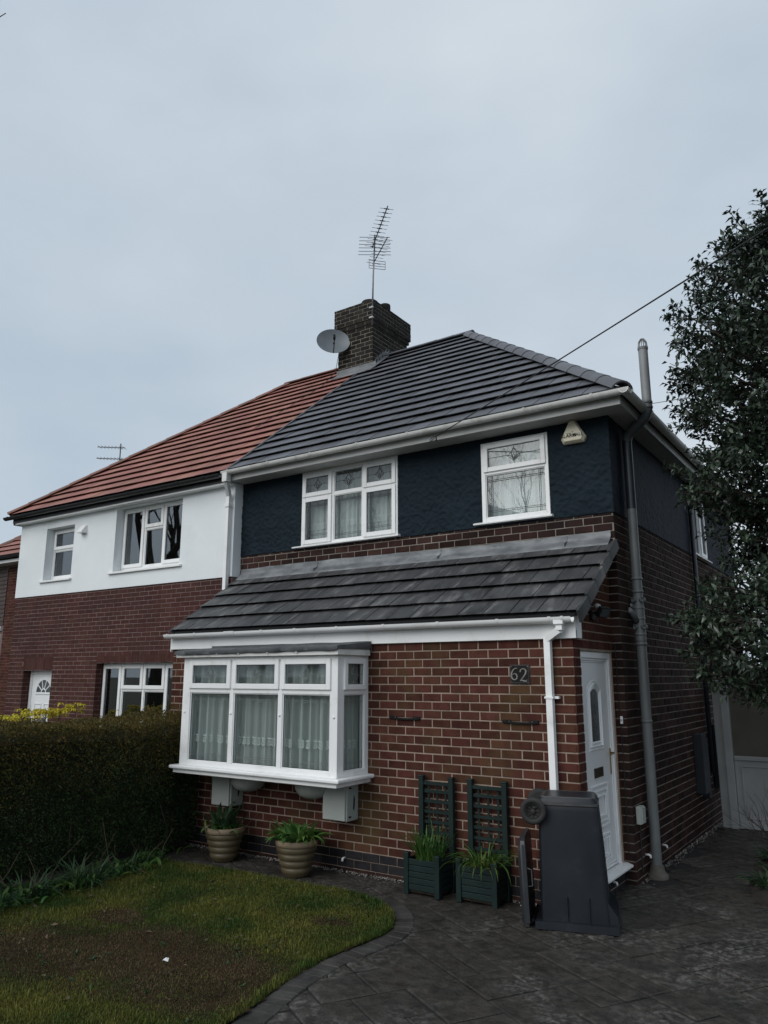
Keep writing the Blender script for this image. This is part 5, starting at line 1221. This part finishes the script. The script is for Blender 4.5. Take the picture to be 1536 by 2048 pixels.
def planter(x0, x1, yf, yb, h, label):
    t = thing('trellis_planter', ((x0+x1)/2, (yf+yb)/2, 0), label, 'planter', 'green planters with trellis backs')
    pw_ = .055; m = mt['green_wood']
    for x in (x0, x1-pw_):
        MB().box(x, x+pw_, yf, yf+pw_, 0, h+.02).build('post', m, t, bevel=.004); MB().box(x-.004, x+pw_+.004, yf-.004, yf+pw_+.004, h+.0205, h+.038).build('post_cap', m, t, bevel=.006)
        MB().box(x, x+pw_, yb-pw_, yb, 0, 1.07).build('tall_post', m, t, bevel=.004); MB().box(x-.004, x+pw_+.004, yb-pw_-.004, yb+.004, 1.0705, 1.09).build('post_cap', m, t, bevel=.006)
    ns = 5; sh = (h-.06)/ns
    for i in range(ns):
        z0 = .045+i*sh; z1 = z0+sh-.006
        MB().box(x0+pw_, x1-pw_, yf+.012, yf+.032, z0, z1).build('slat', m, t, bevel=.003); MB().box(x0+pw_, x1-pw_, yb-.032, yb-.012, z0, z1).build('slat', m, t)
        for x in (x0+.012, x1-.032): MB().box(x, x+.02, yf+pw_, yb-pw_, z0, z1).build('slat', m, t, bevel=.003)
    MB().box(x0+pw_, x1-pw_, yb-.044, yb-.014, 1.0, 1.03).build('trellis_rail', m, t)
    for i in range(6): z0 = .42+i*.10; MB().box(x0+pw_-.004, x1-pw_+.004, yb-.030, yb-.018, z0, z0+.03).build('trellis_bar', m, t)
    nvb = 3
    for i in range(nvb): x = x0+pw_+(x1-x0-2*pw_)*(i+.5)/nvb; MB().box(x-.011, x+.011, yb-.0175, yb-.007, .36, 1.03).build('trellis_bar', m, t)
    MB().box(x0+.035, x1-.035, yf+.035, yb-.035, .02, h-.05).build('soil', mt['soil'], t)
planter(-1.725, -1.315, -.40, -.045, .35, 'dark green slatted planter with trellis nearer the bay window'); planter(-1.155, -.722, -.355, -.035, .35, 'dark green slatted planter with trellis beside the wheelie bin')
clump('daffodil_plant', 'upright green strap leaves in the planter nearer the bay window', (-1.52, -.24), .14, 110, (.22, .46), (.010, .017), mt['strap'], z=.28, seed=11, el_=(1.1, 1.55), bend=(.1, 1.4), group='leafy bulbs in the planters')
clump('daffodil_plant', 'flopping yellow green strap leaves in the planter beside the bin', (-.94, -.20), .14, 110, (.22, .44), (.009, .015), mt['strap'], z=.28, seed=12, el_=(.7, 1.5), bend=(.6, 2.4), group='leafy bulbs in the planters',
      extra=[(34, (.18, .34), (.008, .013), (1.0, 2.8), mt['strap_y'], 'yellow_leaves')])
# wheelie bin standing upside down
bn = thing('wheelie_bin', (.1, -.35, 0), 'dark grey wheelie bin turned upside down with wheels on top', 'wheelie bin')
e1 = Vector((.954, .301, 0)).normalized(); e2 = Vector((-e1.y, e1.x, 0)); O_ = Vector((-.204, -.677, 0))
bf = Frame(O_, e1, e2)
def rrect(s0, s1, w0, w1, r_, n=5):
    P = []
    for (cx, cy, a0) in ((s1-r_, w0+r_, -90), (s1-r_, w1-r_, 0), (s0+r_, w1-r_, 90), (s0+r_, w0+r_, 180)):
        for i in range(n): a = R(a0+90*i/(n-1)); P.append((cx+r_*math.cos(a), cy+r_*math.sin(a)))
    return P
def loft(secs, fr, name, m, parent, smooth=True, auto=40):
    mb = MB(fr); n = len(secs[0][0]); vs = [(u, d, z) for P, z in secs for u, d in P]
    fs = [tuple(range(n))[::-1], tuple(range((len(secs)-1)*n, len(secs)*n))]
    for k in range(len(secs)-1):
        for i in range(n): fs.append((k*n+i, k*n+(i+1) % n, (k+1)*n+(i+1) % n, (k+1)*n+i))
    mb._add(vs, fs); return mb.build(name, m, parent, smooth=smooth, auto=auto)
body = loft([(rrect(.045, .62, .03, .55, .03), .03), (rrect(.045, .612, .032, .548, .035), .20), (rrect(.047, .59, .045, .535, .04), .60), (rrect(.05, .565, .058, .522, .045), .95), (rrect(.055, .555, .066, .514, .05), 1.035), (rrect(.07, .535, .085, .495, .05), 1.062)], bf, 'body', mt['bin'], bn)
loft([(rrect(.066, .541, .080, .500, .05), 1.0565), (rrect(.072, .533, .087, .493, .05), 1.066), (rrect(.11, .50, .12, .46, .04), 1.060)], bf, 'base_panel', mt['bin_top'], body)
loft([(rrect(-.008, .692, -.012, .590, .010), .006), (rrect(-.004, .688, -.008, .586, .010), .066), (rrect(.03, .65, .02, .56, .02), .070)], bf, 'rim', mt['bin'], bn)
loft([(rrect(.047, .562, .056, .524, .045), .992), (rrect(.042, .567, .050, .530, .045), .998), (rrect(.042, .566, .051, .529, .045), 1.010), (rrect(.05, .558, .060, .520, .045), 1.016)], bf, 'base_ledge', mt['bin_top'], body)
for s_ in (.27, .45): MB(bf).box(s_-.006, s_+.006, .012, .045, .05, .27).build('rib', mt['bin'], body, bevel=.004)
for w_ in (.05, .16, .29, .42, .53):
    mb = MB(bf); mb._add([(.60, w_-.004, .066), (.686, w_-.004, .066), (.680, w_-.004, .13), (.602, w_-.004, .24), (.60, w_+.004, .066), (.686, w_+.004, .066), (.680, w_+.004, .13), (.602, w_+.004, .24)],
                          [(0, 1, 2, 3), (7, 6, 5, 4), (0, 4, 5, 1), (1, 5, 6, 2), (2, 6, 7, 3), (3, 7, 4, 0)]); mb.build('rib', mt['bin'], body)
MB().tube([bf.p(.015, .0, .95), bf.p(.015, .58, .95)], .011, 8).build('axle', mt['iron'], bn)
for w_, sg in ((-.005, -1), (.585, 1)):
    c = bf.p(.015, w_, .95); ax_ = e2*sg
    wh = MB().lathe([(.070, -.024), (.100, -.026), (.112, -.014), (.114, 0), (.112, .014), (.100, .026), (.070, .024), (.066, .0)], c, 32, ax_).build('wheel', mt['rubber'], bn, smooth=True)
    MB().lathe([(.068, -.008), (.068, .012), (.060, .014), (.060, -.006)], c, 24, ax_).build('hub_ring', mt['rubber'], wh, smooth=True, auto=40)
    MB().lathe([(.020, -.02), (.020, .024), (.008, .028)], c, 14, ax_).build('hub', mt['rubber'], wh, smooth=True, auto=40)
    MB().lathe([(.062, -.010), (.062, -.006), (.01, -.006)], c, 20, ax_).build('wheel_disc', mt['iron'], wh)
    sp = MB(); e_ = ax_.orthogonal().normalized(); g_ = ax_.cross(e_)
    for i in range(8): a_ = math.pi*i/4; dv = e_*math.cos(a_)+g_*math.sin(a_); sp.tube([c+dv*.015+ax_*.004, c+dv*.064+ax_*.004], .005, 5)
    sp.build('spokes', mt['rubber'], wh)
MB().tube([bf.p(.06, .03, 1.0), bf.p(.03, .0, .98), bf.p(.015, -.0, .96)], .018, 8).build('axle_bracket', mt['bin'], bn, smooth=True)
lf = Frame(bf.p(-.055, .0, .01), -e1+Vector((0, 0, .0)), e2, Vector((-.03, -.01, 1)))
lid = MB(lf); LP = [(0, 0), (.56, 0), (.575, .1), (.57, .60), (.53, .68), (.44, .715), (.12, .715), (.04, .68), (.0, .60), (-.008, .1)]
lid.v = []; n = len(LP)
for (t_, k_) in ((0, 1.0), (.035, 1.0), (.060, .90), (.068, .6)):
    cx, cy = .28, .36
    for (w_, z_) in LP: lid.v.append(lf.p(t_, cx+(w_-cx)*k_, cy+(z_-cy)*k_))
lid.f = [tuple(range(n))]+[(k*n+i, k*n+n+i, k*n+n+(i+1) % n, k*n+(i+1) % n) for k in range(3) for i in range(n)]+[tuple(range(3*n, 4*n))[::-1]]
lo_ = lid.build('lid', mt['bin_lid'], bn, smooth=True, auto=35)
MB(lf).box(-.012, .022, -.012, -.002, .03, .66).build('lid_lip', mt['bin_lid'], lo_, bevel=.004)
MB().tube([lf.p(-.005, .0, .47), lf.p(-.05, -.005, .46), lf.p(-.055, -.005, .33), lf.p(-.005, 0, .32)], .007, 7).build('lid_handle', mt['bin_lid'], lo_, smooth=True)
MB().tube([bf.p(-.03, .06, .05), bf.p(-.03, .52, .05)], .014, 8).build('hinge_bar', mt['bin'], bn)

# ================================================================== vegetation
def leaves(name, C, A, Nr, Ln, Wd, m, parent=None, curl=.14):
    C = np.asarray(C, float); A = np.asarray(A, float); Nr = np.asarray(Nr, float); n = len(C)
    A = A/np.linalg.norm(A, axis=1, keepdims=True); Nr = Nr-A*np.sum(A*Nr, 1, keepdims=True); Nr = Nr/(np.linalg.norm(Nr, axis=1, keepdims=True)+1e-9); S = np.cross(A, Nr)
    L_ = np.asarray(Ln)[:, None]; W_ = np.asarray(Wd)[:, None]
    base = C; tip = C+A*L_-Nr*L_*curl; l = C+A*L_*.45-S*W_*.5+Nr*W_*.22; r_ = C+A*L_*.45+S*W_*.5+Nr*W_*.22; mid = C+A*L_*.52
    V = np.stack([base, l, tip, r_, mid], 1).reshape(-1, 3); b = np.arange(n)[:, None]*5
    F = np.concatenate([b+np.array([[0, 4, 1]]), b+np.array([[1, 4, 2]]), b+np.array([[0, 3, 4]]), b+np.array([[3, 2, 4]])], 0)
    return np_mesh(name, V, F, m, parent)
def unit(n): v = rng.normal(size=(n, 3)); return v/np.linalg.norm(v, axis=1, keepdims=True)
# ---- clipped hedge along the garden boundary
hg = thing('clipped_hedge', (-5.5, -2.4, 0), 'dense clipped box hedge with bronzed top along the front garden', 'hedge')
HX0, HX1, HY0, HY1, HZ = -6.15, -5.03, -4.7, -.12, 1.60
def hz(y): return HZ+.05*math.sin(y*1.7)+.06*(y+1.0)*.5
def hedge_surface(n):
    P, Q = [], []
    r_ = random.Random(21)
    while len(P) < n:
        k = r_.random()
        if k < .56: p_ = (HX1, r_.uniform(HY0, HY1), r_.uniform(.12, HZ)); q_ = (1, 0, 0)
        elif k < .86: p_ = (r_.uniform(HX0, HX1), r_.uniform(HY0, HY1), HZ); q_ = (0, 0, 1)
        elif k < .93: p_ = (r_.uniform(HX0, HX1), HY1, r_.uniform(.12, HZ)); q_ = (0, 1, 0)
        else: p_ = (r_.uniform(HX0, HX1), HY0, r_.uniform(.12, HZ)); q_ = (0, -1, 0)
        x, y, z = p_; t = z/HZ; x_ = x+(.10*(1-t)*(t > .0) if k < .56 else 0)
        ex = max(0, x-(HX1-.16)); ez = max(0, z-(HZ-.16)); 
        if ex > 0 and ez > 0:
            rr = math.hypot(ex, ez)
            if rr > .16: f = .16/rr; x = HX1-.16+ex*f; z = HZ-.16+ez*f
        z = z*hz(y)/HZ; v = Vector((x, y, z)); bump = .055*noise.noise(v*1.6)+.035*noise.noise(v*5)
        dpt = -abs(r_.gauss(0, .035))+r_.random()*.015
        v = v+Vector(q_)*(bump+dpt); P.append(tuple(v)); Q.append(q_)
    return np.array(P), np.array(Q, float)
HP, HQ = hedge_surface(95000)
shoots = []
for _ in range(900):                               # stray shoots above the clipped face
    i = int(rng.integers(len(HP))); q = HQ[i]; l = rng.uniform(.03, .11)
    for k in range(7): shoots.append((HP[i]+q*(.02+l*k/6)+rng.normal(size=3)*.007, q))
HP = np.concatenate([HP, np.array([a for a, _ in shoots])]); HQ = np.concatenate([HQ, np.array([b for _, b in shoots])]); n = len(HP)
Ax = unit(n)*1.0+HQ*.9+np.array([[0, 0, .35]]); Nn_ = HQ+unit(n)*.7
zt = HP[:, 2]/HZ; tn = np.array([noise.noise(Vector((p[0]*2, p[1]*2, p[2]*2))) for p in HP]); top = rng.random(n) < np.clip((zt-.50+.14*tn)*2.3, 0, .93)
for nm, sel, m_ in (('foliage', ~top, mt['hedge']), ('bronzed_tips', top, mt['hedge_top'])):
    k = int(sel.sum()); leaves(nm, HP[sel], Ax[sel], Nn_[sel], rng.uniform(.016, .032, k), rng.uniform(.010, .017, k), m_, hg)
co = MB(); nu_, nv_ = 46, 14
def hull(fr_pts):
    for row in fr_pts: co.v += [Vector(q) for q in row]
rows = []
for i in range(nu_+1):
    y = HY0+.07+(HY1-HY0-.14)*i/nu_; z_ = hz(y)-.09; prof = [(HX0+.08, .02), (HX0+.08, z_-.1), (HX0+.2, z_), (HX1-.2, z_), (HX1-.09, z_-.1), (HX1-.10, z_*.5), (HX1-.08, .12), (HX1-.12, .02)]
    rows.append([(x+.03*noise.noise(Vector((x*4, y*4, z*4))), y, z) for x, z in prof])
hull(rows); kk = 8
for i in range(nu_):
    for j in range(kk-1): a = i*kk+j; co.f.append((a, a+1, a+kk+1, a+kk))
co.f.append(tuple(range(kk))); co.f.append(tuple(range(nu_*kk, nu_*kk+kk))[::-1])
co.build('dark_core', M('hedge_core_shade', (.010, .010, .006), (.02, .018, .011), scale=30, rough=1), hg)  # solid near-black hull standing in for the shade inside the hedge
stm = MB(); r_ = random.Random(8)
for _ in range(60):
    y = r_.uniform(HY0+.1, HY1-.1); x = r_.uniform(HX0+.4, HX1+.0); stm.tube([(x, y, 0), (x+r_.gauss(0, .06), y+r_.gauss(0, .06), .28), (x+r_.gauss(0, .12), y+r_.gauss(0, .12), .6)], [.012, .009, .005], 5)
stm.build('stems', mt['bark'], hg)
# ---- recursive limbs
def limb(mb, p, d, ln, r_, depth, rnd, ends, up=.15, spread=.55, kids=(2, 3), seg=4, shrink=.72):
    pts, rs = [Vector(p)], [r_]; d = Vector(d).normalized()
    for i in range(seg):
        d = (d+Vector((rnd.gauss(0, .16), rnd.gauss(0, .16), rnd.gauss(up*.3, .12)))).normalized(); pts.append(pts[-1]+d*ln/seg); rs.append(r_*(1-.45*(i+1)/seg))
    mb.tube(pts, rs, 6 if r_ > .02 else 4, caps=False)
    if depth == 0: ends.append((pts[-1], d)); return
    for _ in range(rnd.randint(*kids)):
        f = rnd.uniform(.45, 1.0); i = min(seg, max(1, int(round(f*seg)))); nd = (d+Vector((rnd.gauss(0, spread), rnd.gauss(0, spread), rnd.gauss(up, spread*.6)))).normalized()
        limb(mb, pts[i], nd, ln*shrink*rnd.uniform(.8, 1.15), rs[i]*.66, depth-1, rnd, ends, up, spread, kids, seg, shrink)
    ends.append((pts[-1], d))
# ---- holly at the right
HA = (2.2, 1.85)
RZT = [(7.45, .10), (7.25, .38), (6.95, .74), (6.62, 1.0), (6.3, 1.24), (5.9, 1.28), (5.4, 1.40), (5.1, 1.42), (4.85, 1.22), (4.55, 1.08), (4.35, 1.32), (4.15, 1.46), (3.95, 1.32), (3.82, 1.02), (3.5, .92), (3.2, 1.0), (3.0, 1.16), (2.8, 1.34), (2.55, 1.48), (2.2, 1.42), (1.98, 1.1), (1.8, .7)]
def rz(z):
    for (za, ra), (zb_, rb) in zip(RZT[:-1], RZT[1:]):
        if za >= z >= zb_: t = (za-z)/(za-zb_); return ra+(rb-ra)*t
    return 0
ht = thing('holly_tree', (HA[0], HA[1], 0), 'tall dark glossy holly tree beside the passage', 'tree')
tk_ = MB(); tp = [(HA[0], HA[1], -.05), (HA[0]+.03, HA[1]+.02, 1.2), (HA[0]-.04, HA[1]+.05, 3.0), (HA[0]+.02, HA[1]-.03, 5.0), (HA[0]-.02, HA[1], 7.2)]
tk_.tube(tp, [.14, .115, .09, .06, .02], 10); tk_.build('trunk', mt['bark'], ht, smooth=True)
C, A_, Nq, Ll, Wl = [], [], [], [], []; lb = MB(); r_ = random.Random(31); ncl = 0
while ncl < 2600:
    z = r_.uniform(1.85, 7.45); rr = rz(z)
    if r_.random() > .25+.75*min(1, rr/1.3): continue
    if z > 3.2 and r_.random() < .30: continue
    th = r_.uniform(0, 2*math.pi); lob = 1+.24*noise.noise(Vector((math.cos(th)*1.4, math.sin(th)*1.4, z*1.3)))+.16*noise.noise(Vector((math.cos(th)*4, math.sin(th)*4, z*3)))
    if noise.noise(Vector((math.cos(th)*2.2*rr, math.sin(th)*2.2*rr, z*2.2+9))) < -.34: continue
    q = (rr+.10)*lob*(r_.random()**.42); cx, cy = HA[0]+q*math.cos(th), HA[1]+q*math.sin(th)
    if cx < .42 and z < 5.3: continue
    if cx < .8 and z > 4.9: cx = .8
    o = Vector((math.cos(th), math.sin(th), r_.uniform(-.15, .75))).normalized(); ln = r_.uniform(.18, .34); s0 = Vector((cx, cy, z))-o*ln*.7
    e = s0+o*ln; lb.tube([s0, (s0+e)/2+Vector((0, 0, .012)), e], [.006, .005, .003], 4, caps=False)
    if ncl % 9 == 0:
        zt_ = max(1.2, z-.5*q); fr0 = Vector((HA[0], HA[1], zt_)); m1 = fr0.lerp(s0, .5)+Vector((r_.gauss(0, .05), r_.gauss(0, .05), .06)); lb.tube([fr0, m1, s0], [.022, .014, .006], 5, caps=False)
    nlf = r_.randint(17, 27); ncl += 1
    for i in range(nlf):
        f = r_.random(); b = s0.lerp(e, f); an = i*2.4; pe = o.orthogonal().normalized(); pe2 = o.cross(pe); dv = (pe*math.cos(an)+pe2*math.sin(an))
        a = (dv*.9+o*r_.uniform(.2, .9)+Vector((r_.gauss(0, .25), r_.gauss(0, .25), r_.gauss(.05, .25)))).normalized()
        b = b+Vector((r_.gauss(0, .03), r_.gauss(0, .03), r_.gauss(0, .03)))
        C.append(tuple(b)); A_.append(tuple(a)); nn = Vector((r_.gauss(0, .5), r_.gauss(0, .5), 1))+o*.4; Nq.append(tuple(nn)); Ll.append(r_.uniform(.062, .104)); Wl.append(r_.uniform(.033, .050))
r_ = random.Random(77)
def spray(th, z, r0, ln, dz):                     # a twig carrying leaves beyond the mass of the crown
    o = Vector((math.cos(th), math.sin(th), dz)).normalized(); s0 = Vector((HA[0]+r0*math.cos(th), HA[1]+r0*math.sin(th), z)); pts = [s0-o*.6, s0, s0+o*ln*.5+Vector((0, 0, -.02)), s0+o*ln]
    lb.tube(pts, [.012, .009, .006, .003], 5, caps=False)
    for k in range(int(ln*90)):
        f = r_.random()**.8; b = s0.lerp(s0+o*ln, f)+Vector((r_.gauss(0, .045), r_.gauss(0, .045), r_.gauss(0, .045)))*(1.1-f*.6); an = k*2.4; pe = o.orthogonal().normalized(); dv = pe*math.cos(an)+o.cross(pe)*math.sin(an)
        C.append(tuple(b)); A_.append(tuple((dv+o*r_.uniform(.3, 1.0)).normalized())); Nq.append((r_.gauss(0, .5), r_.gauss(0, .5), 1)); Ll.append(r_.uniform(.062, .10)); Wl.append(r_.uniform(.032, .048))
for k in range(130):
    z = r_.uniform(2.0, 7.3); th = r_.uniform(0, 6.28); spray(th, z, rz(z)*.90, r_.uniform(.18, .38), r_.uniform(.0, .9))
for k in range(70):
    z = r_.uniform(1.95, 3.7); th = r_.uniform(0, 6.28); spray(th, z, rz(z)*.9, r_.uniform(.2, .5), r_.uniform(-.35, .5))
for z, ln, dz in ((6.2, .45, .25), (5.75, .3, .5), (5.1, .5, .05), (5.2, .4, .35), (4.95, .42, -.1), (4.05, .35, .1), (2.6, .4, .05), (2.35, .35, -.1), (6.7, .35, .7), (7.0, .38, 1.2), (7.2, .36, 1.6)):
    th = math.pi+.595+r_.gauss(0, .25); spray(th, z, rz(z)*.88, ln*.85, dz)
leaves('crown', C, A_, Nq, Ll, Wl, mt['holly'], ht, curl=.2); lb.build('branches', mt['bark'], ht)
# ---- bare shrub at the passage edge
bsr = thing('bare_shrub', (1.22, 3.3, 0), 'leafless red brown twiggy shrub in the bed by the side gate', 'shrub'); mb = MB(); en = []; rd = random.Random(5)
for i in range(13): limb(mb, (1.22+rd.gauss(0, .08), 3.3+rd.gauss(0, .12), .04), (rd.gauss(-.15, .45), rd.gauss(-.1, .45), 1), .42, .008, 2, rd, en, up=.25, spread=.5, kids=(2, 3), seg=3)
mb.build('twigs', mt['twig'], bsr)
low = []
for i, (x, y, s) in enumerate(((1.3, 1.75, 3), (1.35, 2.4, 4), (1.25, 2.9, 5))):
    clump('border_plant', ('low dark leafy clump at the near corner of the side bed', 'low dark leafy clump in the middle of the side bed', 'low dark leafy clump by the bare shrub')[i], (x, y), .2, 60, (.10, .24), (.02, .04), mt['broad_dk'], z=.05, seed=40+s, el_=(.5, 1.4), bend=(.4, 1.8), group='dark plants in the side bed')
# ---- yellow shrub beyond the hedge
ys = thing('yellow_shrub', (-9.3, .2, 0), 'bright yellow leaved shrub showing over the top of the hedge', 'shrub'); mb = MB(); en = []; rd = random.Random(14)
C, A_, Nq = [], [], []
for (x, y, zt_) in ((-10.25, .25, 1.43), (-10.0, .1, 1.47), (-9.75, .25, 1.50), (-9.4, .15, 1.58), (-9.1, .25, 1.60), (-8.85, .1, 1.58), (-8.6, .2, 1.62), (-8.2, .2, 1.70)):
    pts = [(x+.1, y, 0), (x+rd.gauss(0, .08), y, zt_*.5), (x, y, zt_)]; mb.tube(pts, [.012, .008, .004], 5)
    for k in range(16):
        c = Vector((x+rd.gauss(0, .12), y+rd.gauss(0, .1), zt_-abs(rd.gauss(0, .06))))
        for j in range(9): an = j*.7+rd.random(); C.append(tuple(c)); A_.append((math.cos(an), math.sin(an), rd.uniform(-.5, .1))); Nq.append((0, 0, 1))
k = len(C); leaves('crown', C, A_, Nq, rng.uniform(.06, .10, k), rng.uniform(.024, .038, k), mt['yellow'], ys, curl=.3); mb.build('stems', mt['twig'], ys)
tg = thing('bare_stem_shrub', (-9.0, -.25, 0), 'thin leafless stems rising in front of the neighbour front door', 'shrub'); mb = MB(); en = []
for i in range(5): limb(mb, (-9.0+.15*i, -.2+rd.gauss(0, .1), 0), (rd.gauss(0, .2), rd.gauss(0, .2), 1), 1.15, .010, 2, rd, en, up=.4, spread=.35, kids=(2, 2), seg=4, shrink=.5)
mb.build('twigs', mt['twig'], tg)
# ---- border plants in front of the hedge
bl = ['broad clump of strap leaves at the left edge of the lawn', 'tall green clump of strap leaves under the hedge', 'spreading green clump between the hedge and the lawn', 'small green clump where the path meets the hedge', 'thin clump of leaves in the hedge corner', 'dark ragged clump nearest the camera under the hedge']
for i, (x, y, rr, n_, l0, l1) in enumerate(((-4.62, -2.62, .22, 90, .16, .34), (-4.58, -2.05, .20, 110, .18, .40), (-4.66, -1.55, .22, 80, .14, .30), (-4.80, -1.05, .18, 50, .08, .20), (-5.15, -.62, .16, 40, .08, .18), (-4.55, -3.1, .25, 90, .14, .30))):
    clump('border_plant', bl[i], (x, y), rr, n_, (l0, l1), (.010, .022), mt['broad_dk'], z=.02, seed=60+i, el_=(.6, 1.5), bend=(.4, 2.2), group='border plants below the hedge',
          extra=[(46, (.08, .20), (.03, .06), (.6, 2.2), mt['strap'], 'broad_leaves'), (4, (.2, .45), (.004, .007), (.1, .8), mt['twig_pale'], 'dead_stalks')])
dg_ = thing('dead_stem_clump', (-4.85, -1.9, 0), 'pale dead flower stalks leaning against the hedge', 'plant'); mb = MB(); rd = random.Random(77)
for i in range(18):
    x, y = -4.75+rd.gauss(0, .12), rd.uniform(-3.0, -.8); d_ = Vector((rd.gauss(.0, .45), rd.gauss(0, .5), 1)).normalized(); ln = rd.uniform(.2, .62); p_ = Vector((x, y, .02)); mb.tube([p_, p_+d_*ln*.5, p_+d_*ln+Vector((rd.gauss(0, .05), rd.gauss(0, .05), -.03))], [.004, .0035, .002], 4)
mb.build('stalks', mt['twig_pale'], dg_)
# ---- litter on the lawn
rd = random.Random(9); C, A_, Nq, Ll = [], [], [], []
for _ in range(340):
    x, y = rd.uniform(-5.0, -1.15), rd.uniform(-4.2, -.8)
    if not in_poly(x, y, LPOLY): continue
    if rd.random() > (.35+.65*(x < -3)): continue
    C.append((x, y, lawn_h(x, y)+.028)); an = rd.random()*6.28; A_.append((math.cos(an), math.sin(an), rd.gauss(0, .25))); Nq.append((rd.gauss(0, .4), rd.gauss(0, .4), 1)); Ll.append(rd.uniform(.025, .065))
o = leaves('fallen_leaves', C, A_, Nq, Ll, [l*.5 for l in Ll], mt['dry'], curl=-.1); tag(o, 'dry brown fallen leaves scattered over the lawn', 'leaves', kind='stuff')
rd = random.Random(91); mb = MB(); sp = []
for _ in range(60):
    x, y = rd.uniform(-4.9, -1.2), rd.uniform(-4.1, -.85)
    if not in_poly(x, y, LPOLY): continue
    for j in range(rd.randint(4, 8)): sp.append(((x, y, lawn_h(x, y)), rd.uniform(0, 6.28), rd.uniform(.02, .05), rd.uniform(.008, .016), rd.uniform(.3, 1.6), rd.uniform(.2, 1.0)))
straps(mb, sp); o = mb.build('lawn_weeds', mt['broad_dk'], smooth=True); tag(o, 'small broad leaved weeds dotted through the lawn', 'weeds', kind='stuff')
V, F = [], []
for _ in range(2600):
    x, y = rd.uniform(-4.4, -1.2), rd.uniform(-4.2, -2.0)
    if not in_poly(x, y, LPOLY) or bare(x, y) < .45: continue
    s_ = rd.uniform(.003, .011); c = Vector((x, y, lawn_h(x, y)+s_*.3)); n = len(V)
    for d in ((1, 0, 0), (-1, 0, 0), (0, 1, 0), (0, -1, 0), (0, 0, .8), (0, 0, -.8)): V.append(c+Vector(d)*s_*rd.uniform(.6, 1.3))
    F += [tuple(n+i for i in f) for f in ((0, 2, 4), (2, 1, 4), (1, 3, 4), (3, 0, 4), (2, 0, 5), (1, 2, 5), (3, 1, 5), (0, 3, 5))]
o = np_mesh('soil_crumbs', V, F, M('soil_crumb', (.030, .020, .012), (.060, .040, .025), scale=40, rough=1, rnd='island', rv=.4, spec=.1)); tag(o, 'crumbs of bare brown soil on the worn lawn', 'soil', kind='stuff')
ws = thing('paper_scrap', (-2.10, -3.06, .03), 'small white scrap lying on the worn lawn', 'litter'); mb = MB(); c = Vector((-2.10, -3.06, .055))
mb.v = [c+Vector(q) for q in ((-.028, -.01, 0), (.0, -.022, .012), (.026, .0, .0), (.01, .022, .016), (-.018, .016, .004), (0, 0, .024))]; mb.f = [(0, 1, 5), (1, 2, 5), (2, 3, 5), (3, 4, 5), (4, 0, 5), (0, 4, 3, 2, 1)]; mb.build('scrap', mt['white_bit'], ws)
# ---- bare trees: one whose twig tips reach the top left corner, three across the road (mirrored in the windows), one behind the house
def bare_tree(loc, h, seed, label=None, extra=None, depth=5, r0=.17):
    t = thing('bare_tree', loc, label, 'tree', 'leafless trees around the garden'); rd = random.Random(seed); loc = Vector(loc)
    tr = MB(); pts = [loc+Vector((rd.gauss(0, .04)*i, rd.gauss(0, .04)*i, h*.42*i/4)) for i in range(5)]; tr.tube(pts, [r0, r0*.9, r0*.8, r0*.7, r0*.55], 10); tr.build('trunk', mt['bark'], t, smooth=True)
    mb = MB(); en = []
    for i in range(5): a = i*1.26+rd.random(); limb(mb, pts[-1 if i < 3 else -2], (math.cos(a)*.6, math.sin(a)*.6, 1), h*.24, r0*.5, depth, rd, en, up=.22, spread=.5, kids=(2, 3), seg=4, shrink=.74)
    if extra: extra(mb, rd, en)
    mb.build('crown', mt['bark'], t); return t
def corner_twig(mb, rd, en):
    tipp = Vector((-4.22, -4.02, 8.80)); b = Vector((-7.35, -5.9, 3.3)); m1 = b.lerp(tipp, .5)+Vector((-.2, -.1, .15)); mb.tube([b, m1, tipp-Vector((.25, .1, .12)), tipp], [.04, .02, .008, .004], 5)
    for k in range(3): q = m1.lerp(tipp, .8+.07*k); mb.tube([q, q+Vector((rd.gauss(.04, .05), rd.gauss(.03, .05), -.12)), q+Vector((rd.gauss(.06, .04), rd.gauss(.02, .04), -.2))], [.005, .004, .003], 4)
bare_tree((-7.4, -6.0, 0), 8.0, 3, 'leafless tree whose twig tips touch the top left corner', corner_twig, depth=2)
bare_tree((-9.5, -17, 0), 12, 5, 'leafless tree across the road mirrored in the small upstairs window'); bare_tree((-19.0, -8.2, 0), 13, 6, r0=.30, label= 'leafless tree across the road mirrored in the neighbour upstairs window')
bare_tree((-17, -15, 0), 11, 7, 'leafless tree across the road mirrored in the bay window'); bare_tree((-1.6, 18.5, 0), 10.0, 9, 'leafless tree in the back garden behind the gutter', r0=.14)
